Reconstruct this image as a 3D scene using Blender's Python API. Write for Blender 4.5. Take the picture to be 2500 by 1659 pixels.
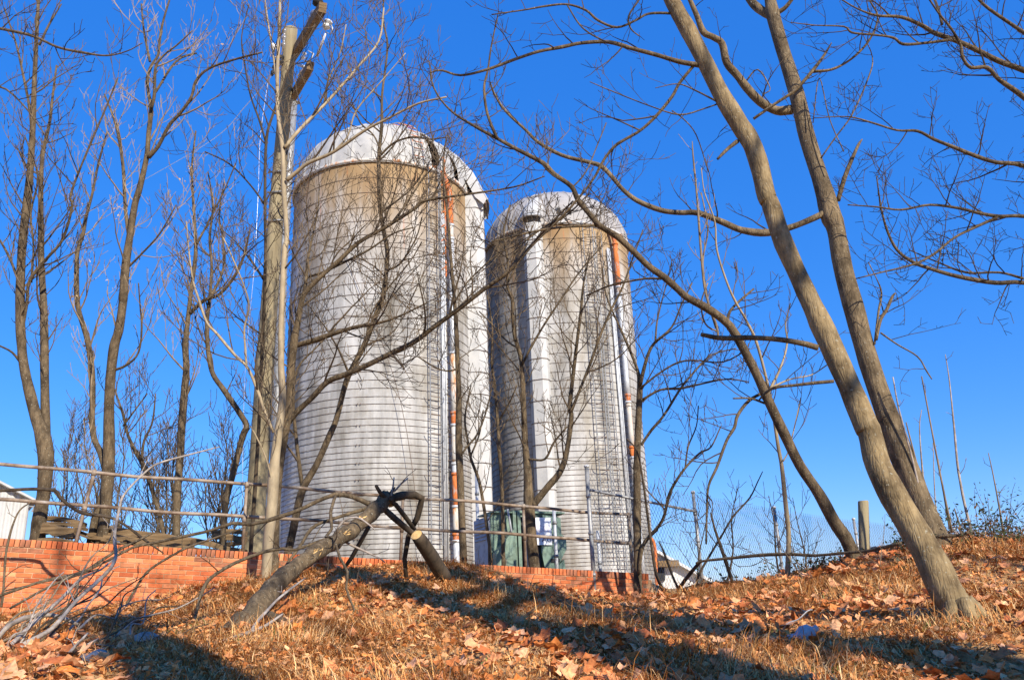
import bpy, bmesh, math, random
import numpy as np
from mathutils import Matrix, Vector

for o in list(bpy.data.objects):
    bpy.data.objects.remove(o, do_unlink=True)
S = bpy.context.scene
COL = S.collection
rng = np.random.default_rng(7)
rnd = random.Random(11)

# ------------------------------------------------------------------ camera
FPX, HOR, ROLL = 2080.0, 1520.0, math.radians(2.3)
PITCH = math.atan((HOR - 829.5) / FPX)
CF = np.array([0, math.cos(PITCH), math.sin(PITCH)])
CU0 = np.array([0, -math.sin(PITCH), math.cos(PITCH)])
CR0 = np.array([1.0, 0, 0])
CR = CR0 * math.cos(ROLL) - CU0 * math.sin(ROLL)
CU = CU0 * math.cos(ROLL) + CR0 * math.sin(ROLL)
CC = np.array([0, 0, 1.6])
cam_data = bpy.data.cameras.new("camera")
cam = bpy.data.objects.new("camera", cam_data)
COL.objects.link(cam)
m = Matrix.Identity(4)
for i in range(3):
    m[i][0], m[i][1], m[i][2], m[i][3] = CR[i], CU[i], -CF[i], CC[i]
cam.matrix_world = m
cam_data.sensor_width = 36.0
cam_data.lens = 36.0 * FPX / 2500.0
cam_data.clip_start = 0.1
cam_data.clip_end = 3000
S.camera = cam

# ------------------------------------------------------------------ world, sun, exposure
SUN_AZ, SUN_EL = math.radians(32), math.radians(30)      # behind the camera, to its right
sun_dir = Vector((math.sin(SUN_AZ) * math.cos(SUN_EL), -math.cos(SUN_AZ) * math.cos(SUN_EL), math.sin(SUN_EL)))
W = bpy.data.worlds.new("World")
S.world = W
W.use_nodes = True
nt = W.node_tree
nt.nodes.clear()
sky = nt.nodes.new("ShaderNodeTexSky")
sky.sky_type = 'NISHITA'
sky.sun_disc = False
sky.sun_elevation = SUN_EL
sky.sun_rotation = math.atan2(sun_dir.x, sun_dir.y)
sky.altitude = 300
sky.air_density = 1.0
sky.dust_density = 0.0
sky.ozone_density = 3.0
hsv = nt.nodes.new("ShaderNodeHueSaturation")
hsv.inputs['Saturation'].default_value = 1.35
deep = nt.nodes.new("ShaderNodeMix")            # deep, even winter blue
deep.data_type = 'RGBA'
deep.inputs[0].default_value = 0.58
deep.inputs[7].default_value = (0.15, 0.96, 4.2, 1)
bg = nt.nodes.new("ShaderNodeBackground")
bg.inputs['Strength'].default_value = 0.15
out = nt.nodes.new("ShaderNodeOutputWorld")
nt.links.new(sky.outputs[0], hsv.inputs['Color'])
nt.links.new(hsv.outputs[0], deep.inputs[6])
nt.links.new(deep.outputs[2], bg.inputs['Color'])
nt.links.new(bg.outputs[0], out.inputs['Surface'])
sd = bpy.data.lights.new("sun", 'SUN')
sd.energy = 5.0
sd.angle = math.radians(0.55)
sd.color = (1.0, 0.89, 0.73)
so = bpy.data.objects.new("sun", sd)
COL.objects.link(so)
so.rotation_euler = (-sun_dir).to_track_quat('-Z', 'Y').to_euler()
S.view_settings.view_transform = 'Standard'
S.view_settings.look = 'None'
S.view_settings.exposure = 0.62
S.view_settings.gamma = 1.0

# ------------------------------------------------------------------ helpers
def P(px, py, Y):
    """point of the photograph's pixel at forward distance Y"""
    d = CF + CR * ((px - 1250) / FPX) + CU * ((829.5 - py) / FPX)
    return CC + d / d[1] * Y

def depth(q):
    return float((np.asarray(q) - CC) @ CF)

def tag(o, label=None, cat=None, group=None, kind=None):
    if label: o['label'] = label
    if cat: o['category'] = cat
    if group: o['group'] = group
    if kind: o['kind'] = kind
    return o

def empty(name, loc, label=None, cat=None, group=None):
    o = bpy.data.objects.new(name, None)
    COL.objects.link(o)
    o.location = loc
    o.empty_display_size = 0.2
    return tag(o, label, cat, group)

def link(name, me, parent=None, loc=(0, 0, 0), rot=(0, 0, 0)):
    o = bpy.data.objects.new(name, me)
    COL.objects.link(o)
    o.parent = parent
    o.location = loc
    o.rotation_euler = rot
    return o

class MB:
    """collects vertices and faces into one mesh"""
    def __init__(s):
        s.v = []; s.f = []; s.n = 0; s.c = []
    def add(s, v, f, c=None):
        v = np.asarray(v, float)
        s.v.append(v)
        s.f.extend([tuple(int(i) + s.n for i in q) for q in f])
        s.n += len(v)
        if c is not None:
            s.c.append(np.tile(np.asarray(c, float), (len(v), 1)) if np.ndim(c) == 1 else np.asarray(c))
        return s
    def box(s, c, d, R=None):
        x, y, z = np.asarray(d, float) / 2
        v = np.array([[i * x, j * y, k * z] for i in (-1, 1) for j in (-1, 1) for k in (-1, 1)])
        if R is not None: v = v @ np.asarray(R).T
        return s.add(v + np.asarray(c), [(0, 1, 3, 2), (4, 6, 7, 5), (0, 4, 5, 1), (2, 3, 7, 6), (0, 2, 6, 4), (1, 5, 7, 3)])
    def tube(s, pts, r, sides=8, cap=True, c=None, wob=0.0):
        pts = np.asarray(pts, float)
        n = len(pts)
        r = np.broadcast_to(np.asarray(r, float), (n,))
        t = np.gradient(pts, axis=0)
        t /= np.linalg.norm(t, axis=1)[:, None] + 1e-12
        md = pts[-1] - pts[0]
        md = md / (np.linalg.norm(md) + 1e-9)
        ref = np.array([1.0, 0, 0]) if abs(md[0]) < 0.6 else np.array([0, 0, 1.0]) if abs(md[2]) < .6 else np.array([0, 1.0, 0])
        nn = ref - (t @ ref)[:, None] * t
        nn /= np.linalg.norm(nn, axis=1)[:, None] + 1e-9
        bb = np.cross(t, nn)
        a = np.arange(sides) / sides * 2 * math.pi
        rr = r[:, None] * np.ones(sides)[None]
        if wob:
            rr = rr * (1 + wob * rng.normal(size=rr.shape))
        v = pts[:, None, :] + rr[..., None] * (np.cos(a)[None, :, None] * nn[:, None, :] + np.sin(a)[None, :, None] * bb[:, None, :])
        v = v.reshape(-1, 3)
        f = []
        for i in range(n - 1):
            for j in range(sides):
                k = (j + 1) % sides
                f.append((i * sides + j, i * sides + k, (i + 1) * sides + k, (i + 1) * sides + j))
        if cap:
            f.append(tuple(range(sides))[::-1])
            f.append(tuple((n - 1) * sides + j for j in range(sides)))
        return s.add(v, f, c)
    def lathe(s, prof, seg=32, a0=0, a1=2 * math.pi):
        prof = np.asarray(prof, float)
        full = abs(a1 - a0 - 2 * math.pi) < 1e-6
        k = seg if full else seg + 1
        a = a0 + (a1 - a0) * np.arange(k) / seg
        v = np.stack([prof[:, None, 0] * np.cos(a), prof[:, None, 0] * np.sin(a), prof[:, None, 1] + 0 * a], -1).reshape(-1, 3)
        f = []
        for i in range(len(prof) - 1):
            for j in range(seg):
                jj = (j + 1) % k
                f.append((i * k + j, i * k + jj, (i + 1) * k + jj, (i + 1) * k + j))
        return s.add(v, f)
    def mesh(s, name, mat, smooth=False, off=None):
        me = bpy.data.meshes.new(name)
        v = np.concatenate(s.v) if s.v else np.zeros((0, 3))
        if off is not None: v = v - np.asarray(off)
        me.from_pydata(v.tolist(), [], s.f)
        if s.c and sum(len(q) for q in s.c) == len(v):
            ca = me.color_attributes.new("tint", 'FLOAT_COLOR', 'POINT')
            c = np.concatenate(s.c)
            c4 = np.ones((len(c), 4)); c4[:, :3] = c
            ca.data.foreach_set("color", c4.ravel())
        if mat: me.materials.append(mat)
        if smooth:
            me.polygons.foreach_set("use_smooth", [True] * len(me.polygons))
        me.update()
        return me
    def build(s, name, mat, parent=None, smooth=False, off=None, loc=(0, 0, 0), rot=(0, 0, 0)):
        return link(name, s.mesh(name, mat, smooth, off), parent, loc, rot)

def catmull(pts, sub=4):
    pts = np.asarray(pts, float)
    if len(pts) < 3:
        t = np.linspace(0, 1, sub + 1)[:, None]
        return pts[0] * (1 - t) + pts[-1] * t
    q = np.vstack([2 * pts[0] - pts[1], pts, 2 * pts[-1] - pts[-2]])
    o = []
    for i in range(1, len(q) - 2):
        for k in range(sub):
            t = k / sub
            a, b, c, d = q[i - 1], q[i], q[i + 1], q[i + 2]
            o.append(.5 * (2 * b + (c - a) * t + (2 * a - 5 * b + 4 * c - d) * t * t + (3 * b - a - 3 * c + d) * t ** 3))
    o.append(pts[-1])
    return np.array(o)

# ------------------------------------------------------------------ materials
def newmat(name):
    mt = bpy.data.materials.new(name)
    mt.use_nodes = True
    n = mt.node_tree
    b = n.nodes['Principled BSDF']
    return mt, n, b

def N(n, t, **kw):
    x = n.nodes.new(t)
    for k, v in kw.items():
        if k in x.inputs: x.inputs[k].default_value = v
        else: setattr(x, k, v)
    return x

def ramp(n, stops):
    r = n.nodes.new("ShaderNodeValToRGB")
    e = r.color_ramp.elements
    while len(e) < len(stops): e.new(0.5)
    for q, (p, c) in zip(e, stops):
        q.position = p
        q.color = (*c, 1) if len(c) == 3 else c
    return r

def mat(name, c1, c2, scale=4.0, rough=0.85, bump=0.0, bscale=None, stretch=(1, 1, 1), metal=0.0, lo=.35, hi=.65, c3=None, detail=6.0, spec=0.3, bdist=0.01):
    mt, n, b = newmat(name)
    L = n.links.new
    tc = N(n, "ShaderNodeTexCoord")
    mp = N(n, "ShaderNodeMapping")
    mp.inputs['Scale'].default_value = stretch
    L(tc.outputs['Object'], mp.inputs[0])
    nz = N(n, "ShaderNodeTexNoise", Scale=scale, Detail=detail, Roughness=.65)
    L(mp.outputs[0], nz.inputs['Vector'])
    st = [(lo, c1), (hi, c2)] if c3 is None else [(lo, c1), ((lo + hi) / 2, c2), (hi, c3)]
    rp = ramp(n, st)
    L(nz.outputs[0], rp.inputs[0])
    L(rp.outputs[0], b.inputs['Base Color'])
    b.inputs['Roughness'].default_value = rough
    b.inputs['Metallic'].default_value = metal
    b.inputs['Specular IOR Level'].default_value = spec
    if bump:
        n2 = N(n, "ShaderNodeTexNoise", Scale=bscale or scale * 4, Detail=5.0, Roughness=.7)
        L(mp.outputs[0], n2.inputs['Vector'])
        bp = N(n, "ShaderNodeBump", Strength=bump, Distance=bdist)
        L(n2.outputs[0], bp.inputs['Height'])
        L(bp.outputs[0], b.inputs['Normal'])
    return mt

def mat_tint(name, rough=0.8, trans=0.0):
    """takes its colour from the per-blade / per-leaf attribute, with fine mottling"""
    mt, n, b = newmat(name)
    L = n.links.new
    at = N(n, "ShaderNodeVertexColor", layer_name="tint")
    tc = N(n, "ShaderNodeTexCoord")
    nz = N(n, "ShaderNodeTexNoise", Scale=38.0, Detail=3.0)
    L(tc.outputs['Object'], nz.inputs['Vector'])
    rp = ramp(n, [(.3, (.62, .6, .58)), (.7, (1.15, 1.12, 1.1))])
    L(nz.outputs[0], rp.inputs[0])
    mx = N(n, "ShaderNodeMix", data_type='RGBA', blend_type='MULTIPLY')
    mx.inputs[0].default_value = 1
    L(at.outputs[0], mx.inputs[6]); L(rp.outputs[0], mx.inputs[7])
    L(mx.outputs[2], b.inputs['Base Color'])
    b.inputs['Roughness'].default_value = rough
    b.inputs['Specular IOR Level'].default_value = .25
    return mt

def bark_mat(name, dark, mid, light, sc=1.0, bump=.6, lichen=(.36, .35, .27), lich=.7):
    """blotched bark: broad patches, long streaks, pale lichen flecks, fine cracks"""
    mt, n, b = newmat(name)
    L = n.links.new
    tc = N(n, "ShaderNodeTexCoord")
    mp = N(n, "ShaderNodeMapping"); mp.inputs['Scale'].default_value = (1, 1, .28); L(tc.outputs['Object'], mp.inputs[0])
    st = N(n, "ShaderNodeTexNoise", Scale=14.0 * sc, Detail=8.0, Roughness=.7); L(mp.outputs[0], st.inputs['Vector'])
    r1 = ramp(n, [(.3, dark), (.52, mid), (.74, light)]); L(st.outputs[0], r1.inputs[0])
    bl = N(n, "ShaderNodeTexNoise", Scale=2.2 * sc, Detail=5.0, Roughness=.65); L(tc.outputs['Object'], bl.inputs['Vector'])
    r2 = ramp(n, [(.33, (.42, .4, .38)), (.5, (.95, .95, .95)), (.7, (1.25, 1.22, 1.15))]); L(bl.outputs[0], r2.inputs[0])
    mx = N(n, "ShaderNodeMix", data_type='RGBA', blend_type='MULTIPLY'); mx.inputs[0].default_value = 1
    L(r1.outputs[0], mx.inputs[6]); L(r2.outputs[0], mx.inputs[7])
    fl = N(n, "ShaderNodeTexNoise", Scale=34.0 * sc, Detail=3.0, Roughness=.6); L(tc.outputs['Object'], fl.inputs['Vector'])
    r3 = ramp(n, [(.63, (0, 0, 0)), (.7, (lich, lich, lich))]); L(fl.outputs[0], r3.inputs[0])
    m2 = N(n, "ShaderNodeMix", data_type='RGBA'); L(r3.outputs[0], m2.inputs[0]); L(mx.outputs[2], m2.inputs[6]); m2.inputs[7].default_value = (*lichen, 1)
    L(m2.outputs[2], b.inputs['Base Color'])
    b.inputs['Roughness'].default_value = .85; b.inputs['Specular IOR Level'].default_value = .2
    mp2 = N(n, "ShaderNodeMapping"); mp2.inputs['Scale'].default_value = (1, 1, .22); L(tc.outputs['Object'], mp2.inputs[0])
    vo = N(n, "ShaderNodeTexVoronoi", feature='DISTANCE_TO_EDGE', Scale=26.0 * sc); L(mp2.outputs[0], vo.inputs['Vector'])
    r4 = ramp(n, [(.0, (0, 0, 0)), (.16, (1, 1, 1))]); L(vo.outputs[0], r4.inputs[0])
    ad = N(n, "ShaderNodeMath", operation='MULTIPLY_ADD'); L(r4.outputs[0], ad.inputs[0]); ad.inputs[1].default_value = .35; L(st.outputs[0], ad.inputs[2])
    bp = N(n, "ShaderNodeBump", Strength=bump, Distance=.02); L(ad.outputs[0], bp.inputs['Height'])
    L(bp.outputs[0], b.inputs['Normal'])
    return mt

M = {}
M['bark'] = bark_mat("smooth_grey_brown_bark", (.04, .029, .018), (.112, .083, .05), (.205, .155, .096), 1.4, .5)
M['bark_big'] = bark_mat("olive_brown_bark", (.10, .07, .036), (.235, .175, .092), (.34, .262, .145), 1.0, .5)
M['bark_pale'] = mat("pale_smooth_bark", (.22, .175, .11), (.38, .31, .2), 8, .7, .25, 50, (1, 1, .4), spec=.3)
M['bark_dark'] = mat("dark_brown_bark", (.025, .019, .013), (.085, .062, .04), 9, .9, .6, 50, (1, 1, .4))
M['twig'] = mat("brown_twig_bark", (.04, .029, .019), (.135, .098, .06), 3, .85)
M['twig_pale'] = mat("pale_twig_bark", (.09, .066, .042), (.28, .215, .14), 2.5, .8)
M['twig_dark'] = mat("blackish_twig_bark", (.018, .014, .011), (.085, .062, .04), 3, .9)
M['seed'] = mat("papery_tan_seeds", (.3, .19, .09), (.5, .36, .2), 20, .8)
M['deadwood'] = mat("weathered_grey_wood", (.16, .13, .105), (.42, .37, .32), 8, .9, .5, 60, (1, 1, 1))
M['cutwood'] = mat("fresh_cut_wood", (.55, .34, .12), (.72, .5, .22), 30, .8, .3, 90)
M['timber'] = mat("weathered_timber", (.045, .028, .014), (.19, .125, .062), 6, .92, 1.0, 30, (.25, 1, 5), c3=(.31, .22, .12), lo=.25, hi=.75)
M['pole'] = mat("weathered_utility_pole_wood", (.15, .12, .07), (.33, .28, .17), 3, .88, .7, 40, (2, 2, .12), lo=.3, hi=.7)
M['galv'] = mat("galvanised_steel", (.36, .39, .43), (.54, .57, .6), 6, .5, .1, 40, metal=.1, spec=.5)
M['steelgrey'] = mat("dull_grey_steel", (.17, .18, .19), (.32, .33, .34), 9, .5, .1, 40, metal=.3)
M['rust'] = mat("flaking_rusted_pipe", (.36, .34, .31), (.44, .12, .032), 9, .85, .4, 60, (1, 1, .35), c3=(.56, .18, .05), lo=.34, hi=.6)
M['rustpatch'] = mat("partly_rusted_pipe_paint", (.40, .41, .42), (.5, .48, .43), 5, .7, .1, 40, (1, 1, .3), c3=(.5, .2, .06), lo=.38, hi=.66)
M['railpipe'] = mat("rusty_grey_rail_pipe", (.13, .085, .055), (.27, .21, .155), 4, .65, .2, 60, c3=(.36, .34, .31), metal=.1, lo=.3, hi=.75)
M['hoop'] = mat("weathered_steel_hoop", (.08, .06, .05), (.22, .165, .13), 2, .8)
M['white_metal'] = mat("chalky_pale_painted_metal", (.30, .31, .315), (.42, .43, .43), 1.5, .6, .08, 20, c3=(.48, .48, .47), lo=.25, hi=.7)
M['shed_white'] = mat("bright_white_shed_paint", (.52, .53, .53), (.68, .69, .69), 3, .6)
M['green_paint'] = mat("grey_green_enamel", (.11, .18, .145), (.17, .255, .205), 3, .45, .05, 30, spec=.4)
M['shade_blue_grey_paint'] = mat("shade_blue_and_grey_enamel", (.24, .29, .38), (.32, .37, .46), 3, .5, spec=.4)  # blue shade of the cabinet side mixed into the grey
M['black'] = mat("black_rubber_and_shadowed_steel", (.012, .012, .013), (.03, .03, .032), 6, .7)
M['glass_brown'] = mat("dark_glazed_porcelain", (.10, .10, .115), (.26, .27, .3), 6, .25, spec=.6)
M['porcelain'] = mat("pale_grey_porcelain", (.5, .52, .55), (.72, .74, .76), 6, .3, spec=.6)
M['wire'] = mat("aluminium_wire", (.62, .64, .67), (.85, .87, .9), 4, .35, metal=.3)
M['mortar'] = mat("pale_mortar", (.36, .21, .115), (.55, .36, .22), 9, .95, .6, 90)
M['plastic_white'] = mat("shade_toned_white_plastic", (.26, .28, .31), (.42, .44, .47), 14, .5)  # white darkened and blued to carry the shade on the jug
M['sign_white'] = mat("white_sign_enamel", (.62, .68, .78), (.75, .79, .86), 9, .4)
M['sign_ink'] = mat("blue_black_sign_ink", (.02, .035, .09), (.03, .05, .12), 9, .5)
M['straw'] = mat_tint("dry_grass_straw", .75)
M['leaf'] = mat_tint("dead_leaf", .6)
M['green_leaf'] = mat_tint("small_green_leaf", .55)
M['chain'] = mat("zinc_chain_link_wire", (.10, .12, .15), (.22, .25, .29), 4, .5, metal=.3)

def grime(mt, dark, scale=1.6):
    """weather stains that run on over neighbouring pieces"""
    n = mt.node_tree; b_ = n.nodes['Principled BSDF']; src = b_.inputs['Base Color'].links[0].from_socket
    g = n.nodes.new("ShaderNodeNewGeometry"); nz = N(n, "ShaderNodeTexNoise", Scale=scale, Detail=7.0, Roughness=.7)
    n.links.new(g.outputs['Position'], nz.inputs['Vector'])
    r = ramp(n, [(.36, dark), (.52, (1, 1, 1))]); n.links.new(nz.outputs[0], r.inputs[0])
    mx = N(n, "ShaderNodeMix", data_type='RGBA', blend_type='MULTIPLY'); mx.inputs[0].default_value = 1
    n.links.new(src, mx.inputs[6]); n.links.new(r.outputs[0], mx.inputs[7]); n.links.new(mx.outputs[2], b_.inputs['Base Color'])
grime(M['mortar'], (.4, .36, .32))
grime(M['railpipe'], (.45, .38, .32), 3.0)
grime(M['green_paint'], (.62, .6, .55), 4.0)
grime(M['shade_blue_grey_paint'], (.62, .6, .55), 4.0)
def brick_mats():
    res = []
    for i, c in enumerate([(.68, .185, .066), (.74, .235, .095), (.6, .15, .055), (.76, .285, .13), (.7, .2, .072)]):
        d = tuple(x * .72 for x in c)
        mt = mat("orange_red_brick", d, c, 16, .92, .6, 90, lo=.3, hi=.6)
        n = mt.node_tree; oi = n.nodes.new("ShaderNodeObjectInfo"); hs = n.nodes.new("ShaderNodeHueSaturation"); mr = n.nodes.new("ShaderNodeMapRange")
        mr.inputs[3].default_value = .62; mr.inputs[4].default_value = 1.18
        b_ = n.nodes['Principled BSDF']; src = b_.inputs['Base Color'].links[0].from_socket
        n.links.new(oi.outputs['Random'], mr.inputs[0]); n.links.new(mr.outputs[0], hs.inputs['Value']); n.links.new(src, hs.inputs['Color']); n.links.new(hs.outputs[0], b_.inputs['Base Color'])
        grime(mt, (.58, .52, .46))
        res.append(mt)
    return res
BRICKM = brick_mats()
BRICKM.append(mat("sooty_brick", (.2, .085, .045), (.42, .16, .085), 12, .92, .6, 90))
# ------------------------------------------------------------------ terrain
WA = np.array([-7.332, 12.2, 3.013]); WB = np.array([2.349, 16.0, 2.352])     # top edge of the brick wall, front face
WU = (WB - WA)[:2]; WLEN = float(np.linalg.norm(WU)); WU = WU / WLEN
WN = np.array([-WU[1], WU[0]])                                                  # pointing behind the wall
WSLOPE = (WB[2] - WA[2]) / WLEN
def wall_y(px):                     # forward distance of the wall face along a pixel column
    d = P(px, 1400, 1.0) - CC
    # intersect ray (d*t) with wall line
    A = np.array([[d[0], -WU[0]], [d[1], -WU[1]]])
    t, u = np.linalg.solve(A, WA[:2])
    return t
ctrl = []
for x, y, Y in [(0, 1659, 6.0), (600, 1659, 6.2), (1250, 1659, 6.4), (1900, 1659, 6.5), (2500, 1659, 6.2),
                (300, 1600, 7.4), (620, 1560, 8.0), (1000, 1550, 8.2), (1000, 1455, 10.8), (1250, 1506, 9.6), (1600, 1550, 8.4),
                (1600, 1508, 10.8), (2000, 1560, 8.0), (2000, 1475, 10.2), (2335, 1512, 8.0), (2490, 1450, 9.0), (2490, 1335, 11.6),
                (2300, 1322, 12.0), (2150, 1355, 12.4), (2000, 1398, 13.0), (1850, 1422, 14.2), (1700, 1456, 15.4), (200, 1555, 9.0),
                (60, 1540, 9.8), (330, 1500, 10.6), (520, 1460, 11.4)]:
    ctrl.append(P(x, y, Y))
for x, y in [(0, 1512), (130, 1502), (240, 1492), (330, 1474), (450, 1442), (560, 1432), (640, 1412), (760, 1392), (880, 1386), (1000, 1384), (1100, 1383),
             (1180, 1394), (1260, 1426), (1330, 1456), (1450, 1472), (1560, 1480)]:
    ctrl.append(P(x, y, wall_y(x) - .05))
ctrl += [np.array(q, float) for q in [(0, 0, 0), (-4, 0, -.1), (4, 0, .1), (0, 3, .42), (-5, 3, .4), (5, 3.2, .62), (0, -6, -.7), (-8, -6, -.8), (8, -6, -.6),
         (-10, 7, 1.25), (-10.5, 10.5, 1.85), (9, 7.5, 1.75), (10, 12, 2.5), (6, 16, 2.1), (10, 18, 2.3), (2.9, 17, 2.05), (-14, 11, 1.9), (14, 9, 2.1), (14, 18, 2.4)]]
ctrl = np.array(ctrl)
def tps_fit(c, lam=0.02):
    n = len(c)
    d = np.linalg.norm(c[:, None, :2] - c[None, :, :2], axis=2)
    K = np.where(d > 0, d * d * np.log(d + 1e-9), 0) + lam * np.eye(n)
    Q = np.hstack([np.ones((n, 1)), c[:, :2]])
    A = np.block([[K, Q], [Q.T, np.zeros((3, 3))]])
    return np.linalg.solve(A, np.concatenate([c[:, 2], np.zeros(3)]))
TW = tps_fit(ctrl)
def tps(x, y):
    x = np.clip(x, -14, 14); y = np.clip(y, -6, 18)
    sh = np.shape(x); x = np.ravel(x); y = np.ravel(y)
    z = np.empty(len(x))
    for s in range(0, len(x), 20000):
        xx, yy = x[s:s + 20000], y[s:s + 20000]
        d = np.hypot(xx[:, None] - ctrl[None, :, 0], yy[:, None] - ctrl[None, :, 1])
        z[s:s + 20000] = np.where(d > 0, d * d * np.log(d + 1e-9), 0) @ TW[:-3] + TW[-3] + TW[-2] * xx + TW[-1] * yy
    return z.reshape(sh)
_ph = rng.uniform(0, 6.28, (10, 2)); _kk = rng.uniform(1.2, 7, (10, 2)) * rng.choice([-1, 1], (10, 2))
def lumps(x, y):
    z = 0
    for i in range(10):
        z = z + np.sin(_kk[i, 0] * x + _kk[i, 1] * y + _ph[i, 0]) / (2 + np.hypot(*_kk[i]))
    return z * .035
def ground(x, y):
    x = np.asarray(x, float); y = np.asarray(y, float)
    z = tps(x, y) + lumps(x, y)
    dx, dy = x - WA[0], y - WA[1]
    u = dx * WU[0] + dy * WU[1]
    s = dx * WN[0] + dy * WN[1]
    plat = WA[2] + WSLOPE * np.clip(u, -6, WLEN) - .09
    k = np.clip((s - 1) / 10, 0, 1)
    plat = plat * (1 - k) + 2.2 * k
    e = np.clip((u - WLEN) / 1.2 + .1, 0, 1)
    e = e * e * (3 - 2 * e)
    behind = plat * (1 - e) + z * e
    z = np.where(s > 0.2, behind, z)
    far = np.clip((np.hypot(x, y - 10) - 60) / 200, 0, 1)
    return z * (1 - far) + 0.6 * far
def gz(x, y): return float(ground(np.array([x]), np.array([y]))[0])

def axis(fine0, fine1, step, far0, far1):
    a = list(np.arange(fine0, fine1 + 1e-6, step))
    s = step
    while a[-1] < far1: s *= 1.22; a.append(a[-1] + s)
    s = step
    b = [a[0]]
    while b[-1] > far0: s *= 1.22; b.append(b[-1] - s)
    return np.array(b[:0:-1] + a)
gx = axis(-9.5, 9.0, .11, -900, 900); gy = axis(4.5, 17.5, .11, -900, 900)
GX, GY = np.meshgrid(gx, gy)
GZ = ground(GX, GY)
nx, ny = len(gx), len(gy)
gv = np.stack([GX, GY, GZ], -1).reshape(-1, 3)
idx = np.arange(nx * ny).reshape(ny, nx)
gf = np.stack([idx[:-1, :-1], idx[:-1, 1:], idx[1:, 1:], idx[1:, :-1]], -1).reshape(-1, 4)
gm = bpy.data.meshes.new("ground")
gm.from_pydata(gv.tolist(), [], gf.tolist())
gm.polygons.foreach_set("use_smooth", [True] * len(gm.polygons))
M['ground'] = mat("leaf_litter_soil", (.26, .14, .055), (.5, .3, .125), 5, .95, 1.0, 30, c3=(.62, .4, .18), lo=.3, hi=.72, bdist=.03)
gm.materials.append(M['ground'])
GROUND = tag(link("ground", gm), kind="structure")

# ------------------------------------------------------------------ brick retaining wall
wall = empty("brick_wall", (WA[0], WA[1], WA[2]), "low orange brick retaining wall below the pipe railing", "wall")
wang = math.atan2(WU[1], WU[0])
wall.rotation_euler = Matrix(((WU[0], -WU[1], 0), (WU[1], WU[0], 0), (0, 0, 1))).to_euler()
sl = math.atan(WSLOPE)
BH, BL, MO = .0677, .2032, .010
U0w, U1w = -3.6, WLEN
def wloc(u, s, z): return (u, s, z + WSLOPE * u)      # wall-local: along, behind, up (follows the slope)
def brick_mesh(l, h, d, mt, seed):
    r = random.Random(seed)
    b = .004
    mb = MB()
    x, z = l / 2, h / 2
    j = lambda: r.uniform(-.0015, .0015)
    # chamfered front slab
    fr = [(-x + b + j(), -d, -z + b + j()), (x - b + j(), -d, -z + b + j()), (x - b + j(), -d, z - b + j()), (-x + b + j(), -d, z - b + j())]
    md = [(-x, -d + b, -z), (x, -d + b, -z), (x, -d + b, z), (-x, -d + b, z)]
    bk = [(-x, .02, -z), (x, .02, -z), (x, .02, z), (-x, .02, z)]
    f = [(0, 1, 2, 3)]
    for o in (0, 4):
        for i in range(4):
            k = (i + 1) % 4
            f.append((o + 4 + i, o + 4 + k, o + k, o + i))
    mb.add(fr + md + bk, f)
    return mb.mesh("brick", mt)
vars_ = []
for mi, mt in enumerate(BRICKM):
    for s in range(2):
        vars_.append(brick_mesh(BL - MO, BH - MO, .008 + .002 * s, mt, mi * 7 + s))
halfv = [brick_mesh(BL / 2 - MO, BH - MO, .009, mt, 90 + i) for i, mt in enumerate(BRICKM)]
caps = []
CAPH, CAPD = .105, .30
for i, mt in enumerate(BRICKM):
    mb = MB(); w, h = BH - MO, CAPH
    v = []
    b = .004
    for (yy, e) in ((-.012, b), (-.008, 0), (.225, 0)):
        v += [(-w / 2 + e, yy, -h), (w / 2 - e, yy, -h), (w / 2 - e, yy, -e), (-w / 2 + e, yy, -e)]
    f = [(0, 1, 2, 3)] + [(o + 4 + q, o + 4 + (q + 1) % 4, o + (q + 1) % 4, o + q) for o in (0, 4) for q in range(4)]
    mb.add(v, f)
    caps.append(mb.mesh("cap_brick", mt))
def pick(u, zz):
    s = math.sin(u * 2.1 + 1) * .5 + math.sin(u * 5.3) * .3 + rnd.uniform(-.6, .6)
    if zz > -.3 and s > .55: return 5
    return rnd.choice([0, 0, 1, 1, 2, 3, 4, 4])
cand = []
ncap = int((U1w - U0w) / BH)
for i in range(ncap):
    u = U0w + (i + .5) * BH
    cand.append(('cap', u, 0, None))
for r in range(22):
    zc = -CAPH - MO - (r + .5) * BH
    off = 0 if r % 2 else BL / 2
    ext = .0 if r < 2 else .09 if r < 4 else .2
    nn = int((U1w + ext - U0w) / BL)
    for i in range(nn + 1):
        u = U0w + off + (i + .5) * BL
        if u + BL / 2 > U1w + ext + .02: continue
        cand.append(('brick', u, zc, r))
keep = []
for k, u, zc, r in cand:
    x, y = WA[0] + WU[0] * u, WA[1] + WU[1] * u
    top = WA[2] + WSLOPE * u + zc + BH / 2
    if k == 'brick' and gz(x - WN[0] * .1, y - WN[1] * .1) > top + .03: continue
    # picture position: which show largest
    d = np.array([x, y, top]) - CC
    w_ = d @ CF
    px = 1250 + FPX * (d @ CR) / w_
    vis = -40 < px < 1640
    keep.append((k, u, zc, (w_ if vis else 1e3 + w_)))
bricks = sorted([q for q in keep if q[0] == 'brick'], key=lambda q: q[3])
capsk = sorted([q for q in keep if q[0] == 'cap'], key=lambda q: q[3])
rest = {}
def put(kind, u, zc, meshlist, i):
    mi = pick(u, zc)
    me = meshlist[mi * (len(meshlist) // 6)] if kind == 'cap' else meshlist[mi * 2 + rnd.randrange(2)]
    return me, (wloc(u, rnd.uniform(-.003, .003), zc)), (rnd.uniform(-.01, .01), math.atan(WSLOPE) * -1 + rnd.uniform(-.012, .012), rnd.uniform(-.012, .012))
restmb = [MB() for _ in range(6)]
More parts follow.
